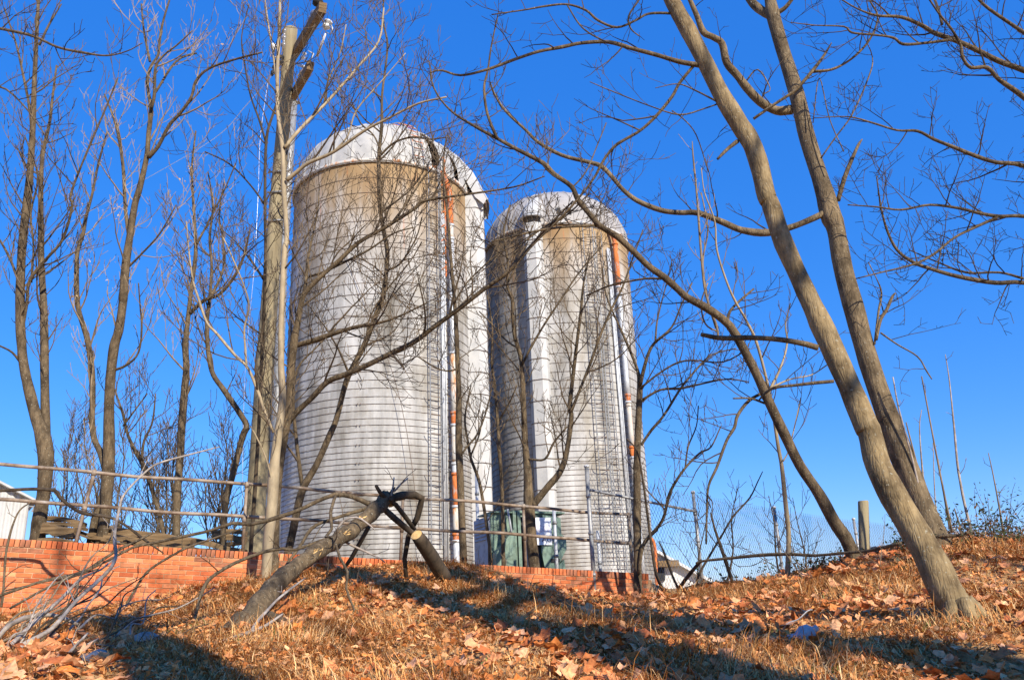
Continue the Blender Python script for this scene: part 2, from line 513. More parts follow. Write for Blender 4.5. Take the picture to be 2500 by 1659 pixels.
for i, (k, u, zc, _) in enumerate(bricks):
    me, lo, ro = put(k, u, zc, vars_, i)
    if i < 300:
        link("brick", me, wall, lo, ro)
    else:
        mi = BRICKM.index(me.materials[0])
        R = np.array(Matrix.Rotation(ro[1], 3, 'Y'))
        v = np.array([q.co[:] for q in me.vertices]) @ R.T + np.array(lo)
        restmb[mi].add(v, [tuple(p.vertices) for p in me.polygons])
rj = bpy.data.meshes.new("remaining_bricks")
vs = []; fs = []; mis = []
n0 = 0
for mi, mb in enumerate(restmb):
    if not mb.v: continue
    v = np.concatenate(mb.v); vs.append(v)
    fs += [tuple(i + n0 for i in q) for q in mb.f]; mis += [mi] * len(mb.f); n0 += len(v)
rj.from_pydata(np.concatenate(vs).tolist(), [], fs)
for mt in BRICKM: rj.materials.append(mt)
rj.polygons.foreach_set("material_index", mis)
tag(link("remaining_bricks", rj, wall), kind="stuff")
for i, (k, u, zc, _) in enumerate(capsk):
    me, lo, ro = put(k, u, zc, caps, i)
    link("cap_brick", me, wall, lo, (0, ro[1] * 1.0, 0))
core = MB()
zb = -1.75
def corebox(u0, u1, s0, s1, z0, z1):
    v = [wloc(u, s, z) for u in (u0, u1) for s in (s0, s1) for z in (z0, z1)]
    core.add(v, [(0, 1, 3, 2), (4, 6, 7, 5), (0, 4, 5, 1), (2, 3, 7, 6), (0, 2, 6, 4), (1, 5, 7, 3)])
corebox(U0w, U1w - .004, 0.0, .215, zb, -CAPH - .002)
core.build("mortar_core", M['mortar'], wall)
# ------------------------------------------------------------------ pipe railing on the wall
def wpt(u, s, dz):
    return np.array([WA[0] + WU[0] * u + WN[0] * s, WA[1] + WU[1] * u + WN[1] * s, WA[2] + WSLOPE * u + dz])
def wu_of_px(px):
    Y = wall_y(px); q = P(px, 1300, Y)
    return float((q[:2] - WA[:2]) @ WU)
RU1 = 10.15
rail = empty("pipe_railing", wpt(3, .1, 0), "two rail steel pipe railing standing on the brick wall", "railing")
off = np.array(rail.location)
def slop(u): return .012 * math.sin(u * 1.7) + .006 * math.sin(u * 4.1)
for zz, nm in ((1.05, "top_rail"), (.545, "mid_rail")):
    pts = [wpt(u, .12, zz + slop(u + zz)) for u in np.linspace(-3.4, RU1, 44)]
    MB().tube(pts, .027, 10).build(nm, M['railpipe'], rail, True, off)
for uu, lean in ((-2.0, .0), (1.02, .07), (3.3, .0), (wu_of_px(985), .02), (wu_of_px(1287), 0), (RU1 - .05, 0)):
    a = wpt(uu - lean, .12, -.04); b = wpt(uu + lean, .12, 1.05)
    mb = MB().tube([a, a * .5 + b * .5, b], .026, 10)
    po = mb.build("post", M['railpipe'], rail, True, off)
    for h in (.5, .993):
        q = a + (b - a) * h
        MB().tube([q - (0, 0, .045), q + (0, 0, .045)], .036, 10).build("coupling", M['railpipe'], po, True, off)
    f = MB().tube([a, a + (0, 0, .02)], .06, 12)
    f.build("base_flange", M['railpipe'], po, False, off)

# ------------------------------------------------------------------ silos
def silo_wall_mat(name, stain, seed):
    mt, n, b = newmat(name)
    L = n.links.new
    tc = N(n, "ShaderNodeTexCoord")
    sep = N(n, "ShaderNodeSeparateXYZ"); L(tc.outputs['Object'], sep.inputs[0])
    mp = N(n, "ShaderNodeMapping"); mp.inputs['Scale'].default_value = (1, 1, .16); mp.inputs['Location'].default_value = (seed, 0, 0)
    L(tc.outputs['Object'], mp.inputs[0])
    streak = N(n, "ShaderNodeTexNoise", Scale=1.6, Detail=8.0, Roughness=.62); L(mp.outputs[0], streak.inputs['Vector'])
    mp2 = N(n, "ShaderNodeMapping"); mp2.inputs['Scale'].default_value = (1, 1, .5); mp2.inputs['Location'].default_value = (0, seed, 0)
    L(tc.outputs['Object'], mp2.inputs[0])
    blot = N(n, "ShaderNodeTexNoise", Scale=.9, Detail=5.0, Roughness=.6); L(mp2.outputs[0], blot.inputs['Vector'])
    rp = ramp(n, [(.3, (.145, .144, .138)), (.45, (.31, .312, .307)), (.64, (.49, .495, .49))])
    L(streak.outputs[0], rp.inputs[0])
    r2 = ramp(n, [(.36, (.6, .56, .49)), (.56, (1, 1, 1))]); L(blot.outputs[0], r2.inputs[0])
    mx = N(n, "ShaderNodeMix", data_type='RGBA', blend_type='MULTIPLY'); mx.inputs[0].default_value = 1
    L(rp.outputs[0], mx.inputs[6]); L(r2.outputs[0], mx.inputs[7])
    # brown weathering under the roof, running down in streaks
    mr = N(n, "ShaderNodeMapRange"); mr.inputs[1].default_value = stain[0]; mr.inputs[2].default_value = stain[1]
    L(sep.outputs[2], mr.inputs[0])
    ma = N(n, "ShaderNodeMath", operation='MULTIPLY_ADD'); L(streak.outputs[0], ma.inputs[0]); ma.inputs[1].default_value = -3.0; ma.inputs[2].default_value = 1.55
    ad = N(n, "ShaderNodeMath", operation='ADD', use_clamp=True); L(mr.outputs[0], ad.inputs[0]); L(ma.outputs[0], ad.inputs[1])
    mu = N(n, "ShaderNodeMath", operation='MULTIPLY', use_clamp=True); L(ad.outputs[0], mu.inputs[0]); L(mr.outputs[0], mu.inputs[1])
    st = ramp(n, [(.3, (.235, .145, .065)), (.7, (.37, .27, .15))]); L(blot.outputs[0], st.inputs[0])
    m2 = N(n, "ShaderNodeMix", data_type='RGBA'); L(mu.outputs[0], m2.inputs[0]); L(mx.outputs[2], m2.inputs[6]); L(st.outputs[0], m2.inputs[7])
    # small rust runs
    mp3 = N(n, "ShaderNodeMapping"); mp3.inputs['Scale'].default_value = (1, 1, .1); L(tc.outputs['Object'], mp3.inputs[0])
    ru = N(n, "ShaderNodeTexNoise", Scale=4.5, Detail=3.0); L(mp3.outputs[0], ru.inputs['Vector'])
    rr = ramp(n, [(.64, (0, 0, 0)), (.74, (.75, .75, .75))]); L(ru.outputs[0], rr.inputs[0])
    mm = N(n, "ShaderNodeMath", operation='MULTIPLY', use_clamp=True); L(rr.outputs[0], mm.inputs[0]); L(mr.outputs[0], mm.inputs[1])
    m3 = N(n, "ShaderNodeMix", data_type='RGBA'); L(mm.outputs[0], m3.inputs[0]); L(m2.outputs[2], m3.inputs[6]); m3.inputs[7].default_value = (.4, .14, .05, 1)
    L(m3.outputs[2], b.inputs['Base Color'])
    b.inputs['Roughness'].default_value = .8
    b.inputs['Specular IOR Level'].default_value = .3
    fine = N(n, "ShaderNodeTexNoise", Scale=30.0, Detail=5.0); L(tc.outputs['Object'], fine.inputs['Vector'])
    bp = N(n, "ShaderNodeBump", Strength=.25, Distance=.02); L(fine.outputs[0], bp.inputs['Height'])
    L(bp.outputs[0], b.inputs['Normal'])
    return mt

def arc_pts(R, z, a0, a1, k): return [(R * math.cos(a), R * math.sin(a), z) for a in np.linspace(a0, a1, k)]

def half_oct(w, d):        # cross-section of a chute: (sideways, outward), attached side open at outward = 0
    return np.array([(-w / 2, -.12), (-w / 2, d * .55), (-w * .27, d), (w * .27, d), (w / 2, d * .55), (w / 2, -.12)])

def make_silo(label, cx, cy, R, zrim, dome_h, stain, seed, npan, roofmat):
    z0 = 2.0
    root = empty("silo", (cx, cy, z0), label, "silo")
    H = zrim - z0
    toc = math.atan2(-cy, -cx)
    wm = silo_wall_mat("weathered_white_concrete_staves", (H + stain[0], H + stain[1]), seed)
    # stave wall: slightly facetted by its staves
    nst = 84
    mb = MB()
    prof_z = np.linspace(-.6, H, 30)
    a = np.arange(nst * 2) / (nst * 2) * 2 * math.pi
    v = []
    for k, z in enumerate(prof_z):
        rr = R + np.where(np.arange(nst * 2) % 2 == 0, -.010, .0) + .004 * rng.normal(size=nst * 2)
        v.append(np.stack([rr * np.cos(a), rr * np.sin(a), np.full(nst * 2, z)], -1))
    f = [(i * nst * 2 + j, i * nst * 2 + (j + 1) % (nst * 2), (i + 1) * nst * 2 + (j + 1) % (nst * 2), (i + 1) * nst * 2 + j) for i in range(len(prof_z) - 1) for j in range(nst * 2)]
    mb.add(np.concatenate(v), f)
    mb.build("stave_wall", wm, root, True)
    # steel hoops, closer towards the foot
    hm = MB()
    k = 96
    ring = np.array(arc_pts(R + .016, 0, 0, 2 * math.pi, k + 1)[:-1])
    vv = []
    for i in range(k):
        aa = 2 * math.pi * i / k
        for q in range(4):
            t = q * math.pi / 2 + .785
            vv.append(((R + .010 + .0085 * math.cos(t)) * math.cos(aa), (R + .010 + .0085 * math.cos(t)) * math.sin(aa), .0078 * math.sin(t)))
    hf = [(i * 4 + q, ((i + 1) % k) * 4 + q, ((i + 1) % k) * 4 + (q + 1) % 4, i * 4 + (q + 1) % 4) for i in range(k) for q in range(4)]
    hmesh = MB().add(vv, hf).mesh("hoop", M['hoop'], True)
    zs = []
    z = H - .75; i = 0
    while z > -.2:
        zs.append(z)
        fr = 1 - z / H
        z -= max(.145, .66 - .62 * fr ** .75) + rnd.uniform(-.02, .02)
    lug = MB()
    for i, z in enumerate(zs):
        link("hoop", hmesh, root, (0, 0, z), (rnd.uniform(-.0015, .0015), rnd.uniform(-.0015, .0015), 0))
        for j in range(4):
            if (i * 7 + j) % 3: continue
            aa = toc + (-.2 + (i % 3) * .16) + j * math.pi / 2
            for s in (-1, 1):
                ang = aa + s * .016
                Rm = np.array(Matrix.Rotation(ang, 3, 'Z'))
                lug.box(Rm @ np.array([R + .05, 0, z]), (.04, .015, .04), Rm)
    tag(lug.build("hoop_lugs", M['hoop'], root), kind="stuff")
    # domed roof of pressed sheet panels, each a gore with a standing seam
    da = 2 * math.pi / npan
    def gore(e0, e1, name):
        g = MB(); gv = []
        ks = 9
        es = np.linspace(e0, e1, ks)
        cols = [(-.5, .0), (-.46, .045), (-.42, .0), (-.2, .012), (.05, .016), (.3, .012), (.5, .0)]
        for e in es:
            for c, lift in cols:
                rr = (R + .05 + lift) * math.cos(e)
                hh = (dome_h + .02 + lift) * math.sin(e)
                gv.append((rr * math.cos(c * da), rr * math.sin(c * da), hh))
        nc = len(cols)
        gfc = [(i * nc + j, i * nc + j + 1, (i + 1) * nc + j + 1, (i + 1) * nc + j) for i in range(ks - 1) for j in range(nc - 1)]
        # drop skirt below the rim
        b0 = len(gv)
        if e0 < .01:
            for c, lift in cols:
                gv.append(((R + .06 + lift) * math.cos(c * da), (R + .06 + lift) * math.sin(c * da), -.16))
            gfc += [(b0 + j, b0 + j + 1, j + 1, j) for j in range(nc - 1)]
        g.add(gv, gfc)
        return g.mesh(name, roofmat, True)
    full = gore(0, math.pi / 2 - .03, "roof_panel")
    upper = gore(1.0, math.pi / 2 - .03, "roof_panel")
    return root, H, toc, full, upper, da, zs

def cyl(root, toc, R, th, r, z):     # silo-local point: th degrees to the right of the camera-facing side
    a = toc + math.radians(th)
    return np.array([(R + r) * math.cos(a), (R + r) * math.sin(a), z])

def ladder(root, toc, R, th, zz0, zz1, width, out_, cage=False):
    a = toc + math.radians(th)
    Rm = np.array(Matrix.Rotation(a, 3, 'Z'))
    lo = link("ladder", None, root) if False else bpy.data.objects.new("ladder", None)
    COL.objects.link(lo); lo.parent = root; lo.empty_display_size = .1
    for s in (-1, 1):
        p = Rm @ np.array([R + out_, s * width / 2, 0])
        MB().tube([p + (0, 0, zz0), p + (0, 0, zz1)], .022, 6).build("rail", M['steelgrey'], lo)
    rm = MB().tube([Rm @ np.array([R + out_, -width / 2, 0]), Rm @ np.array([R + out_, width / 2, 0])], .014, 6).mesh("rung", M['hoop'])
    z = zz0 + .15
    while z < zz1 - .1:
        link("rung", rm, lo, (0, 0, z)); z += .31
    for s in (-1, 1):
        bme = MB().tube([Rm @ np.array([R - .02, s * width / 2, 0]), Rm @ np.array([R + out_, s * width / 2, 0])], .015, 5).mesh("bracket", M['steelgrey'])
        for z in np.arange(zz0 + .5, zz1, 2.0): link("bracket", bme, lo, (0, 0, z))
    if cage:
        cm = MB()
        cm.tube([Rm @ np.array([R + out_ + .62 * math.sin(t) , .36 * math.cos(t) , 0]) for t in np.linspace(0, math.pi, 9)], .012, 5)
        cme = cm.mesh("cage_hoop", M['steelgrey'])
        for z in np.arange(zz0 + 2.3, zz1, 1.3): link("cage_hoop", cme, lo, (0, 0, z))
    return lo

def chute(root, toc, R, th, zz0, zz1, w, d, m_):
    a = toc + math.radians(th)
    Rm = np.array(Matrix.Rotation(a, 3, 'Z'))
    pr = half_oct(w, d)
    mb = MB()
    zz = np.linspace(zz0, zz1, 16)
    v = [Rm @ np.array([R + q[1], q[0], z]) for z in zz for q in pr]
    f = [(i * 6 + j, i * 6 + j + 1, (i + 1) * 6 + j + 1, (i + 1) * 6 + j) for i in range(15) for j in range(5)]
    mb.add(v, f)
    co = mb.build("chute", m_, root)
    bm_ = MB()
    pb = half_oct(w + .03, d + .02)
    bm_.tube([Rm @ np.array([R + q[1], q[0], 0]) for q in pb], .012, 5)
    bme = bm_.mesh("chute_band", M['hoop'])
    for z in np.arange(zz0 + .3, zz1, .82): link("chute_band", bme, co, (0, 0, z))
    return co, Rm

# ---- large silo
roofm1 = mat("chalky_pale_roof_sheet", (.27, .275, .27), (.38, .38, .365), 1.2, .6, .08, 20, c3=(.44, .41, .35), lo=.3, hi=.75)
R1 = 3.34
s1, H1, toc1, full, upper, da, zs1 = make_silo("taller white concrete silo with pale dome and a hole in its roof", -4.87, 30.0, R1, 17.45, 2.8, (-5.4, -.5), 3.0, 28, roofm1)
hole = toc1 + math.radians(38)
DH1 = 2.8
for i in range(28):
    a = hole + i * da
    link("roof_panel", upper if i == 0 else full, s1, (0, 0, H1), (0, 0, a - (.42 * da if i == 1 else 0)))
MB().lathe([(0, DH1 + .06), (.25, DH1 + .05), (.3, DH1 - .03)], 20).build("roof_cap", roofm1, s1, True, loc=(0, 0, H1))
MB().lathe([(R1 + .02, -.14), (R1 + .1, -.13), (R1 + .1, -.03), (R1 + .02, -.02)], 72).build("eave_ring", M['rustpatch'], s1, True, loc=(0, 0, H1))
ladder(s1, toc1, R1, 31, 2.0, H1 + .1, .42, .17, True)
# roof ladder
a = toc1 + math.radians(22)
rl = bpy.data.objects.new("roof_ladder", None); COL.objects.link(rl); rl.parent = s1; rl.location = (0, 0, H1)
Rm = np.array(Matrix.Rotation(a, 3, 'Z'))
es = np.linspace(.02, 1.2, 18)
for s in (-1, 1):
    MB().tube([Rm @ np.array([(R1 + .14) * math.cos(e), s * .2, (DH1 + .14) * math.sin(e)]) for e in es], .02, 6).build("rail", M['rustpatch'], rl)
for e in np.linspace(.08, 1.15, 10):
    MB().tube([Rm @ np.array([(R1 + .14) * math.cos(e), s * .2, (DH1 + .14) * math.sin(e)]) for s in (-1, 1)], .018, 6).build("rung", M['rust'], rl)
# chute on the flank with its sloping hood
ch, Rm = chute(s1, toc1, R1, 80, -.3, H1 - .1, 1.15, .62, M['white_metal'])
hood = MB()
secs = [((R1 - 1.05), DH1 * .78, .9, .16), ((R1 - .45), DH1 * .52, 1.1, .34), ((R1 + .05), DH1 * .2, 1.25, .5), (R1 + .4, -.2, 1.3, .5), (R1 + .72, -.52, 1.34, .28)]
hv = []
for (rr, zz_, w, t) in secs:
    for q in half_oct(w, t):
        tilt = .75
        hv.append(Rm @ np.array([rr + q[1] * tilt * .6, q[0], H1 + zz_ + q[1] * .8]))
hood.add(hv, [(i * 6 + j, i * 6 + j + 1, (i + 1) * 6 + j + 1, (i + 1) * 6 + j) for i in range(len(secs) - 1) for j in range(5)])
hood.build("chute_hood", M['white_metal'], s1)
MB().tube([Rm @ np.array([R1 + .74, q, H1 - .56]) for q in np.linspace(-.7, .7, 5)], .035, 6).build("hood_edge", M['hoop'], s1)
# small service opening on the chute
MB().box(Rm @ np.array([R1 + .5, -.33, H1 - 2.6]), (.09, .3, .34), Rm @ np.array(Matrix.Rotation(-.95, 3, 'Z'))).build("chute_window", M['shade_blue_grey_paint'], s1)
MB().box(Rm @ np.array([R1 + .5, -.33, .95]), (.09, .3, .34), Rm @ np.array(Matrix.Rotation(-.95, 3, 'Z'))).build("chute_door", M['shade_blue_grey_paint'], s1)
# blower pipe in sections, grey and rusted
def pipe(root, toc, R, th, cuts, r, outs, conduit=True):
    po = bpy.data.objects.new("blower_pipe", None); COL.objects.link(po); po.parent = root
    for (za, zb, mk) in cuts:
        MB().tube([cyl(root, toc, R, th, outs, z) for z in np.linspace(za, zb, 4)], r, 14).build("pipe_section", M[mk], po, True)
        MB().tube([cyl(root, toc, R, th, outs, z) for z in (zb - .04, zb + .04)], r + .025, 14).build("pipe_collar", M['rust'] if mk == 'rust' else M['galv'], po, True)
    if conduit:
        for d in (-3.2, -4.6, -5.7):
            MB().tube([cyl(root, toc, R, th + d, .08, z) for z in (cuts[0][0] - .3, cuts[-1][1] - .2)], .028, 8).build("conduit", M['galv'], root, True)
    for z in np.arange(cuts[0][0] + 1, cuts[-1][1], 2.6):
        MB().tube([cyl(root, toc, R, th - 3, -.02, z), cyl(root, toc, R, th - 2.2, outs + r, z), cyl(root, toc, R, th + 2.2, outs + r, z), cyl(root, toc, R, th + 3, -.02, z)], .014, 5).build("pipe_bracket", M['hoop'], po)
    return po
def zpx(px, py, Y): return P(px, py, Y)[2] - 2.0
Yp = 27.6
ys = [(1395, 'rustpatch'), (1330, 'rustpatch'), (1245, 'rust'), (1140, 'rust'), (1130, 'rustpatch'), (1010, 'rustpatch'), (1000, 'rust'), (870, 'rustpatch'), (715, 'galv'), (575, 'galv')]
cuts = []
prev = zpx(1095, 1400, Yp)
seq = [(1320, 'galv'), (1303, 'rust'), (1235, 'rustpatch'), (1155, 'rust'), (1130, 'galv'), (1035, 'rustpatch'), (1005, 'rust'), (858, 'rustpatch'), (715, 'galv'), (578, 'galv'), (545, 'rustpatch'), (505, 'rust')]
for y, mk in seq:
    z = zpx(1085, y, Yp); cuts.append((prev, z, mk)); prev = z
pp = pipe(s1, toc1, R1, 43, cuts, .1, .24)
zt = cuts[-1][1]
top = [cyl(s1, toc1, R1, 43, .26, zt), cyl(s1, toc1, R1, 42, .27, zt + .5), cyl(s1, toc1, R1, 41, .16, zt + 1.1), cyl(s1, toc1, R1, 39, -.25, zt + 1.75), cyl(s1, toc1, R1, 38, -.9, zt + 2.1)]
MB().tube(catmull(top, 5), .105, 14).build("pipe_elbow", M['rust'], pp, True)
for k, th in enumerate((36.5, 40.5)):
    MB().tube([cyl(s1, toc1, R1, th, .12, z) for z in (H1 - 4.2, H1 + .5)], .03, 6).build("hoist_post", M['rust'] if k else M['steelgrey'], s1)
for z in np.arange(H1 - 4, H1 + .6, .55):
    MB().tube([cyl(s1, toc1, R1, 36.5, .12, z), cyl(s1, toc1, R1, 40.5, .12, z + .2)], .022, 5).build("hoist_brace", M['rust'], s1)
# thin guy wire slung over the face
gw = [cyl(s1, toc1, R1, -22, .1, H1 - 3.5), cyl(s1, toc1, R1, 10, .35, 6.5), cyl(s1, toc1, R1, 24, .3, .2)]
MB().tube(catmull(gw, 6), .010, 4).build("guy_wire", M['hoop'], s1)

# ---- smaller silo
roofm2 = mat("dull_grey_roof_sheet", (.24, .235, .23), (.36, .35, .34), 1.2, .6, .08, 20)
R2, DH2 = 3.07, 2.4
s2, H2, toc2, full, upper, da, zs2 = make_silo("shorter weathered silo with grey dome and an octagonal chute down its front", 2.05, 34.0, R2, 16.8, DH2, (-4.2, -.4), 11.0, 28, roofm2)
low = None
for i in range(28):
    link("roof_panel", full, s2, (0, 0, H2), (0, 0, toc2 + math.radians(47) + i * da))
MB().lathe([(0, DH2 + .06), (.25, DH2 + .05), (.3, DH2 - .03)], 20).build("roof_cap", roofm2, s2, True, loc=(0, 0, H2))
MB().lathe([(R2 + .02, -.14), (R2 + .1, -.13), (R2 + .1, -.03), (R2 + .02, -.02)], 72).build("eave_ring", M['rustpatch'], s2, True, loc=(0, 0, H2))
ch, Rm = chute(s2, toc2, R2, -16, -.3, H2 - .1, .74, .4, M['white_metal'])
# round hood over the chute mouth, leaning back on the dome
hd = MB(); hv = []
for k, t in enumerate(np.linspace(0, 1, 8)):
    rr = R2 + .14 - 1.0 * t ** 1.3; zc = H2 + .15 + 1.35 * t
    rad = .45 * (1 - t ** 3 * .75)
    for aa in np.linspace(0, math.pi, 11):
        hv.append(Rm @ np.array([rr + rad * math.sin(aa) * .9, rad * math.cos(aa), zc + .1 * math.sin(aa)]))
hd.add(hv, [(i * 11 + j, i * 11 + j + 1, (i + 1) * 11 + j + 1, (i + 1) * 11 + j) for i in range(7) for j in range(10)])
hd.build("chute_hood", M['white_metal'], s2, True)
MB().tube([Rm @ np.array([R2 + .14 + .45 * math.sin(t), .47 * math.cos(t), H2 + .14]) for t in np.linspace(0, math.pi, 13)], .05, 8).build("hood_rim", M['galv'], s2, True)
ladder(s2, toc2, R2, 24, 1.5, H2, .42, .17, True)
ladder(s2, toc2, R2, 33, 1.2, H2 - .4, .3, .12)
cuts = []
prev = zpx(1550, 1405, 31.8)
for y, mk in [(1185, 'galv'), (1120, 'rustpatch'), (1095, 'rust'), (985, 'rustpatch'), (968, 'rust'), (845, 'galv'), (722, 'galv'), (705, 'rustpatch'), (600, 'rust')]:
    z = zpx(1520, y, 31.8); cuts.append((prev, z, mk)); prev = z
pp2 = pipe(s2, toc2, R2, 47, cuts, .1, .24)
zt = cuts[-1][1]
top = [cyl(s2, toc2, R2, 47, .24, zt), cyl(s2, toc2, R2, 46, .2, zt + .35), cyl(s2, toc2, R2, 44, .0, zt + .7), cyl(s2, toc2, R2, 41, -.5, zt + 1.0)]
MB().tube(catmull(top, 5), .085, 14).build("pipe_elbow", M['rust'], pp2, True)
# roof hatch: dark opening with raised cover, small vents
hh = cyl(s2, toc2, R2, 38, -.75, H2 + 1.35)
Rr = np.array(Matrix.Rotation(toc2 + math.radians(38), 3, 'Z')) @ np.array(Matrix.Rotation(-.75, 3, 'Y'))
MB().box(hh, (.14, .62, .8), Rr).build("roof_hatch", M['black'], s2)
for th in (4, 12):
    MB().box(cyl(s2, toc2, R2, th, -.05, H2 + .42), (.2, .16, .3), np.array(Matrix.Rotation(toc2 + math.radians(th), 3, 'Z'))).build("roof_vent", M['black'], s2)
# J-shaped drain pipe low on the right flank
q = P(1590, 1318, 33.2); q2 = np.array([q[0], q[1], 0])
jp = [P(1572, 1316, 33.0), P(1590, 1314, 33.0), P(1598, 1330, 33.0), P(1601, 1370, 33.0), P(1603, 1440, 33.0)]
MB().tube(catmull(jp, 4), .06, 8).build("drain_pipe", M['rust'], s2, True, np.array(s2.location))
# ------------------------------------------------------------------ transformer cabinet behind the railing
tf = empty("transformer_cabinet", (0, 0, 0), "grey green pad transformer cabinet with louvred shaded side behind the railing", "transformer")
TY = 18.2
tq = P(1292, 1392, TY)
tf.location = (tq[0], tq[1], gz(tq[0], tq[1]) - .02)
tf.rotation_euler = (0, 0, math.radians(24))
zt0 = float(tf.location.z)
TH = P(1290, 1243, TY)[2] - zt0          # height of the cabinet
SC = TY / FPX                             # metres per pixel here (about)
w_ = 205 * SC / math.cos(math.radians(24)) * .86
hw = w_ / 2
base_h = .12
# tank behind, with louvred side
MB().box((0, .45, TH * .46 + base_h / 2), (w_ * .96, .62, TH * .92 - base_h)).build("tank", M['black'], tf)
MB().box((-hw - .02, .40, TH * .45), (.05, .82, TH * .9)).build("side_panel", M['shade_blue_grey_paint'], tf)  # the side's blue shade is put into its paint colour
lv = MB().box((0, 0, 0), (.03, .6, .035), np.array(Matrix.Rotation(.5, 3, 'Y'))).mesh("louvre", M['shade_blue_grey_paint'])
for k in range(6): link("louvre", lv, tf, (-hw - .05, .42, TH * .62 + k * .07))
def prism(pts, y0, y1):        # outline in (x, z) extruded from y0 to y1
    n_ = len(pts); mb = MB()
    v = [(x, y0, z) for x, z in pts] + [(x, y1, z) for x, z in pts]
    f = [tuple(range(n_)), tuple(range(n_, 2 * n_))[::-1]] + [(i + n_, (i + 1) % n_ + n_, (i + 1) % n_, i) for i in range(n_)]
    return mb.add(v, f)
prism([(-hw, TH * .96), (-hw + w_ * .26, TH), (-hw + w_ * .26, TH * .56), (-hw + w_ * .08, TH * .44), (-hw, TH * .44)], -.02, .12).build("front_panel", M['green_paint'], tf)
prism([(-hw + .02, TH * .42), (-hw + w_ * .17, TH * .62), (-hw + w_ * .27, TH * .74), (-hw + w_ * .27, TH * .2), (-hw + .02, TH * .2)], -.24, -.022).build("cable_hood", M['green_paint'], tf)
prism([(-hw + .04, TH * .17), (-hw + w_ * .26, TH * .17), (-hw + w_ * .26, TH * .02)], -.1, -.06).build("gusset", M['green_paint'], tf)
for k, xx in enumerate((-hw + w_ * .30, -hw + w_ * .36)):
    MB().box((xx, -.05, TH * .49), (.07, .14, TH * .98)).build("frame_upright", M['green_paint'], tf)
prism([(hw - w_ * .30, TH * .93), (hw - w_ * .05, TH * .89), (hw - w_ * .05, TH * .68), (hw + .02, TH * .62), (hw + .02, TH * .48), (hw - w_ * .12, TH * .26), (hw - w_ * .03, TH * .34), (hw, TH * .0), (hw - w_ * .26, 0), (hw - w_ * .34, TH * .45)], -.06, .1).build("door_panel", M['green_paint'], tf)
prism([(-hw + w_ * .4, TH * .98), (hw - w_ * .02, TH * .98), (hw - w_ * .02, TH * .93), (-hw + w_ * .4, TH * .9)], -.03, .5).build("roof_plate", M['green_paint'], tf)
MB().box((0, .3, TH * .955), (w_ * 1.0, .8, .03)).build("lid", M['green_paint'], tf)
for k in range(4):
    xx = -hw + w_ * (.47 + .055 * k)
    MB().tube([(xx, -.02, 0.0), (xx + .01, -.03, TH * .3), (xx, 0, TH * .62)], .028, 8).build("cable", M['black'] if k % 2 else M['steelgrey'], tf, True)
MB().box((hw - w_ * .16, -.075, TH * .33), (w_ * .12, .03, .07)).build("latch", M['black'], tf)
for zc in (.80, .62):
    pts = [(-hw + w_ * .13, -.05, TH * zc), (-hw + w_ * .13, -.11, TH * zc), (-hw + w_ * .15, -.11, TH * (zc + .04)), (-hw + w_ * .18, -.11, TH * zc), (-hw + w_ * .17, -.1, TH * (zc - .06))]
    MB().tube(catmull(pts, 3), .018, 6).build("hook", M['black'], tf, True)
MB().tube([(-hw + w_ * .2, -.16, TH * .99), (-hw + w_ * .22, -.19, TH * .8), (-hw + w_ * .25, -.18, TH * .6)], .025, 6).build("rag", M['plastic_white'], tf, True)
# sign plate with lettering
sx, sz = hw - w_ * .37, TH * .71
sg = MB().box((sx, -.10, sz), (w_ * .34, .012, TH * .36)).build("sign_plate", M['sign_white'], tf)
def text(body, size, loc, parent, m_, name="lettering", ext=.002, align='CENTER', rotz=0.0):
    cu = bpy.data.curves.new(name, 'FONT')
    cu.body = body; cu.size = size; cu.align_x = align; cu.align_y = 'CENTER'; cu.extrude = ext
    o = bpy.data.objects.new(name, cu); COL.objects.link(o)
    dg = bpy.context.evaluated_depsgraph_get()
    me = bpy.data.meshes.new_from_object(o.evaluated_get(dg))
    bpy.data.objects.remove(o, do_unlink=True)
    me.materials.clear(); me.materials.append(m_)
    return link(name, me, parent, loc, (math.pi / 2, 0, rotz))
text("HIGH", .19, (sx, -.1085, sz + TH * .03), sg, mat("faded_pink_ink", (.55, .5, .62), (.6, .56, .68), 9, .6))
text("VOLTAGE", .165, (sx, -.1085, sz - TH * .11), sg, M['sign_ink'])

# ------------------------------------------------------------------ chain link fence
FP = [(1432, 1140, 15.6), (1692, 1203, 16.6), (1890, 1240, 18.3), (2084, 1268, 20.2), (2330, 1292, 22.6), (2620, 1310, 25.5)]
ftop = [P(*q) for q in FP]
fbase = [np.array([q[0], q[1], gz(q[0], q[1])]) for q in ftop]
fence = empty("chain_link_fence", fbase[1], "tall galvanised chain link fence running along the bank beside the silo", "fence")
fo = np.array(fence.location)
for i, (t, b_) in enumerate(zip(ftop, fbase)):
    r = .038 if i == 0 else .032
    p = MB().tube([b_ - (0, 0, .3), t + (0, 0, .02)], r, 10).build("post", M['steelgrey'], fence, True, fo)
    MB().tube([t, t + (0, 0, .035), t + (0, 0, .05)], [r + .012, r + .01, .012], 10).build("post_cap", M['galv'], p, True, fo)
    c = MB()
    for h in (.2, .5, .78):
        q = b_ + (t - b_) * h
        c.tube([q - (0, 0, .025), q + (0, 0, .025)], r + .010, 10)
    c.build("band", M['steelgrey'], p, True, fo)
MB().tube([P(1440, 1195, 15.58), P(1700, 1248, 16.58)], .025, 8).build("brace_rail", M['steelgrey'], fence, True, fo)
mesh = MB()
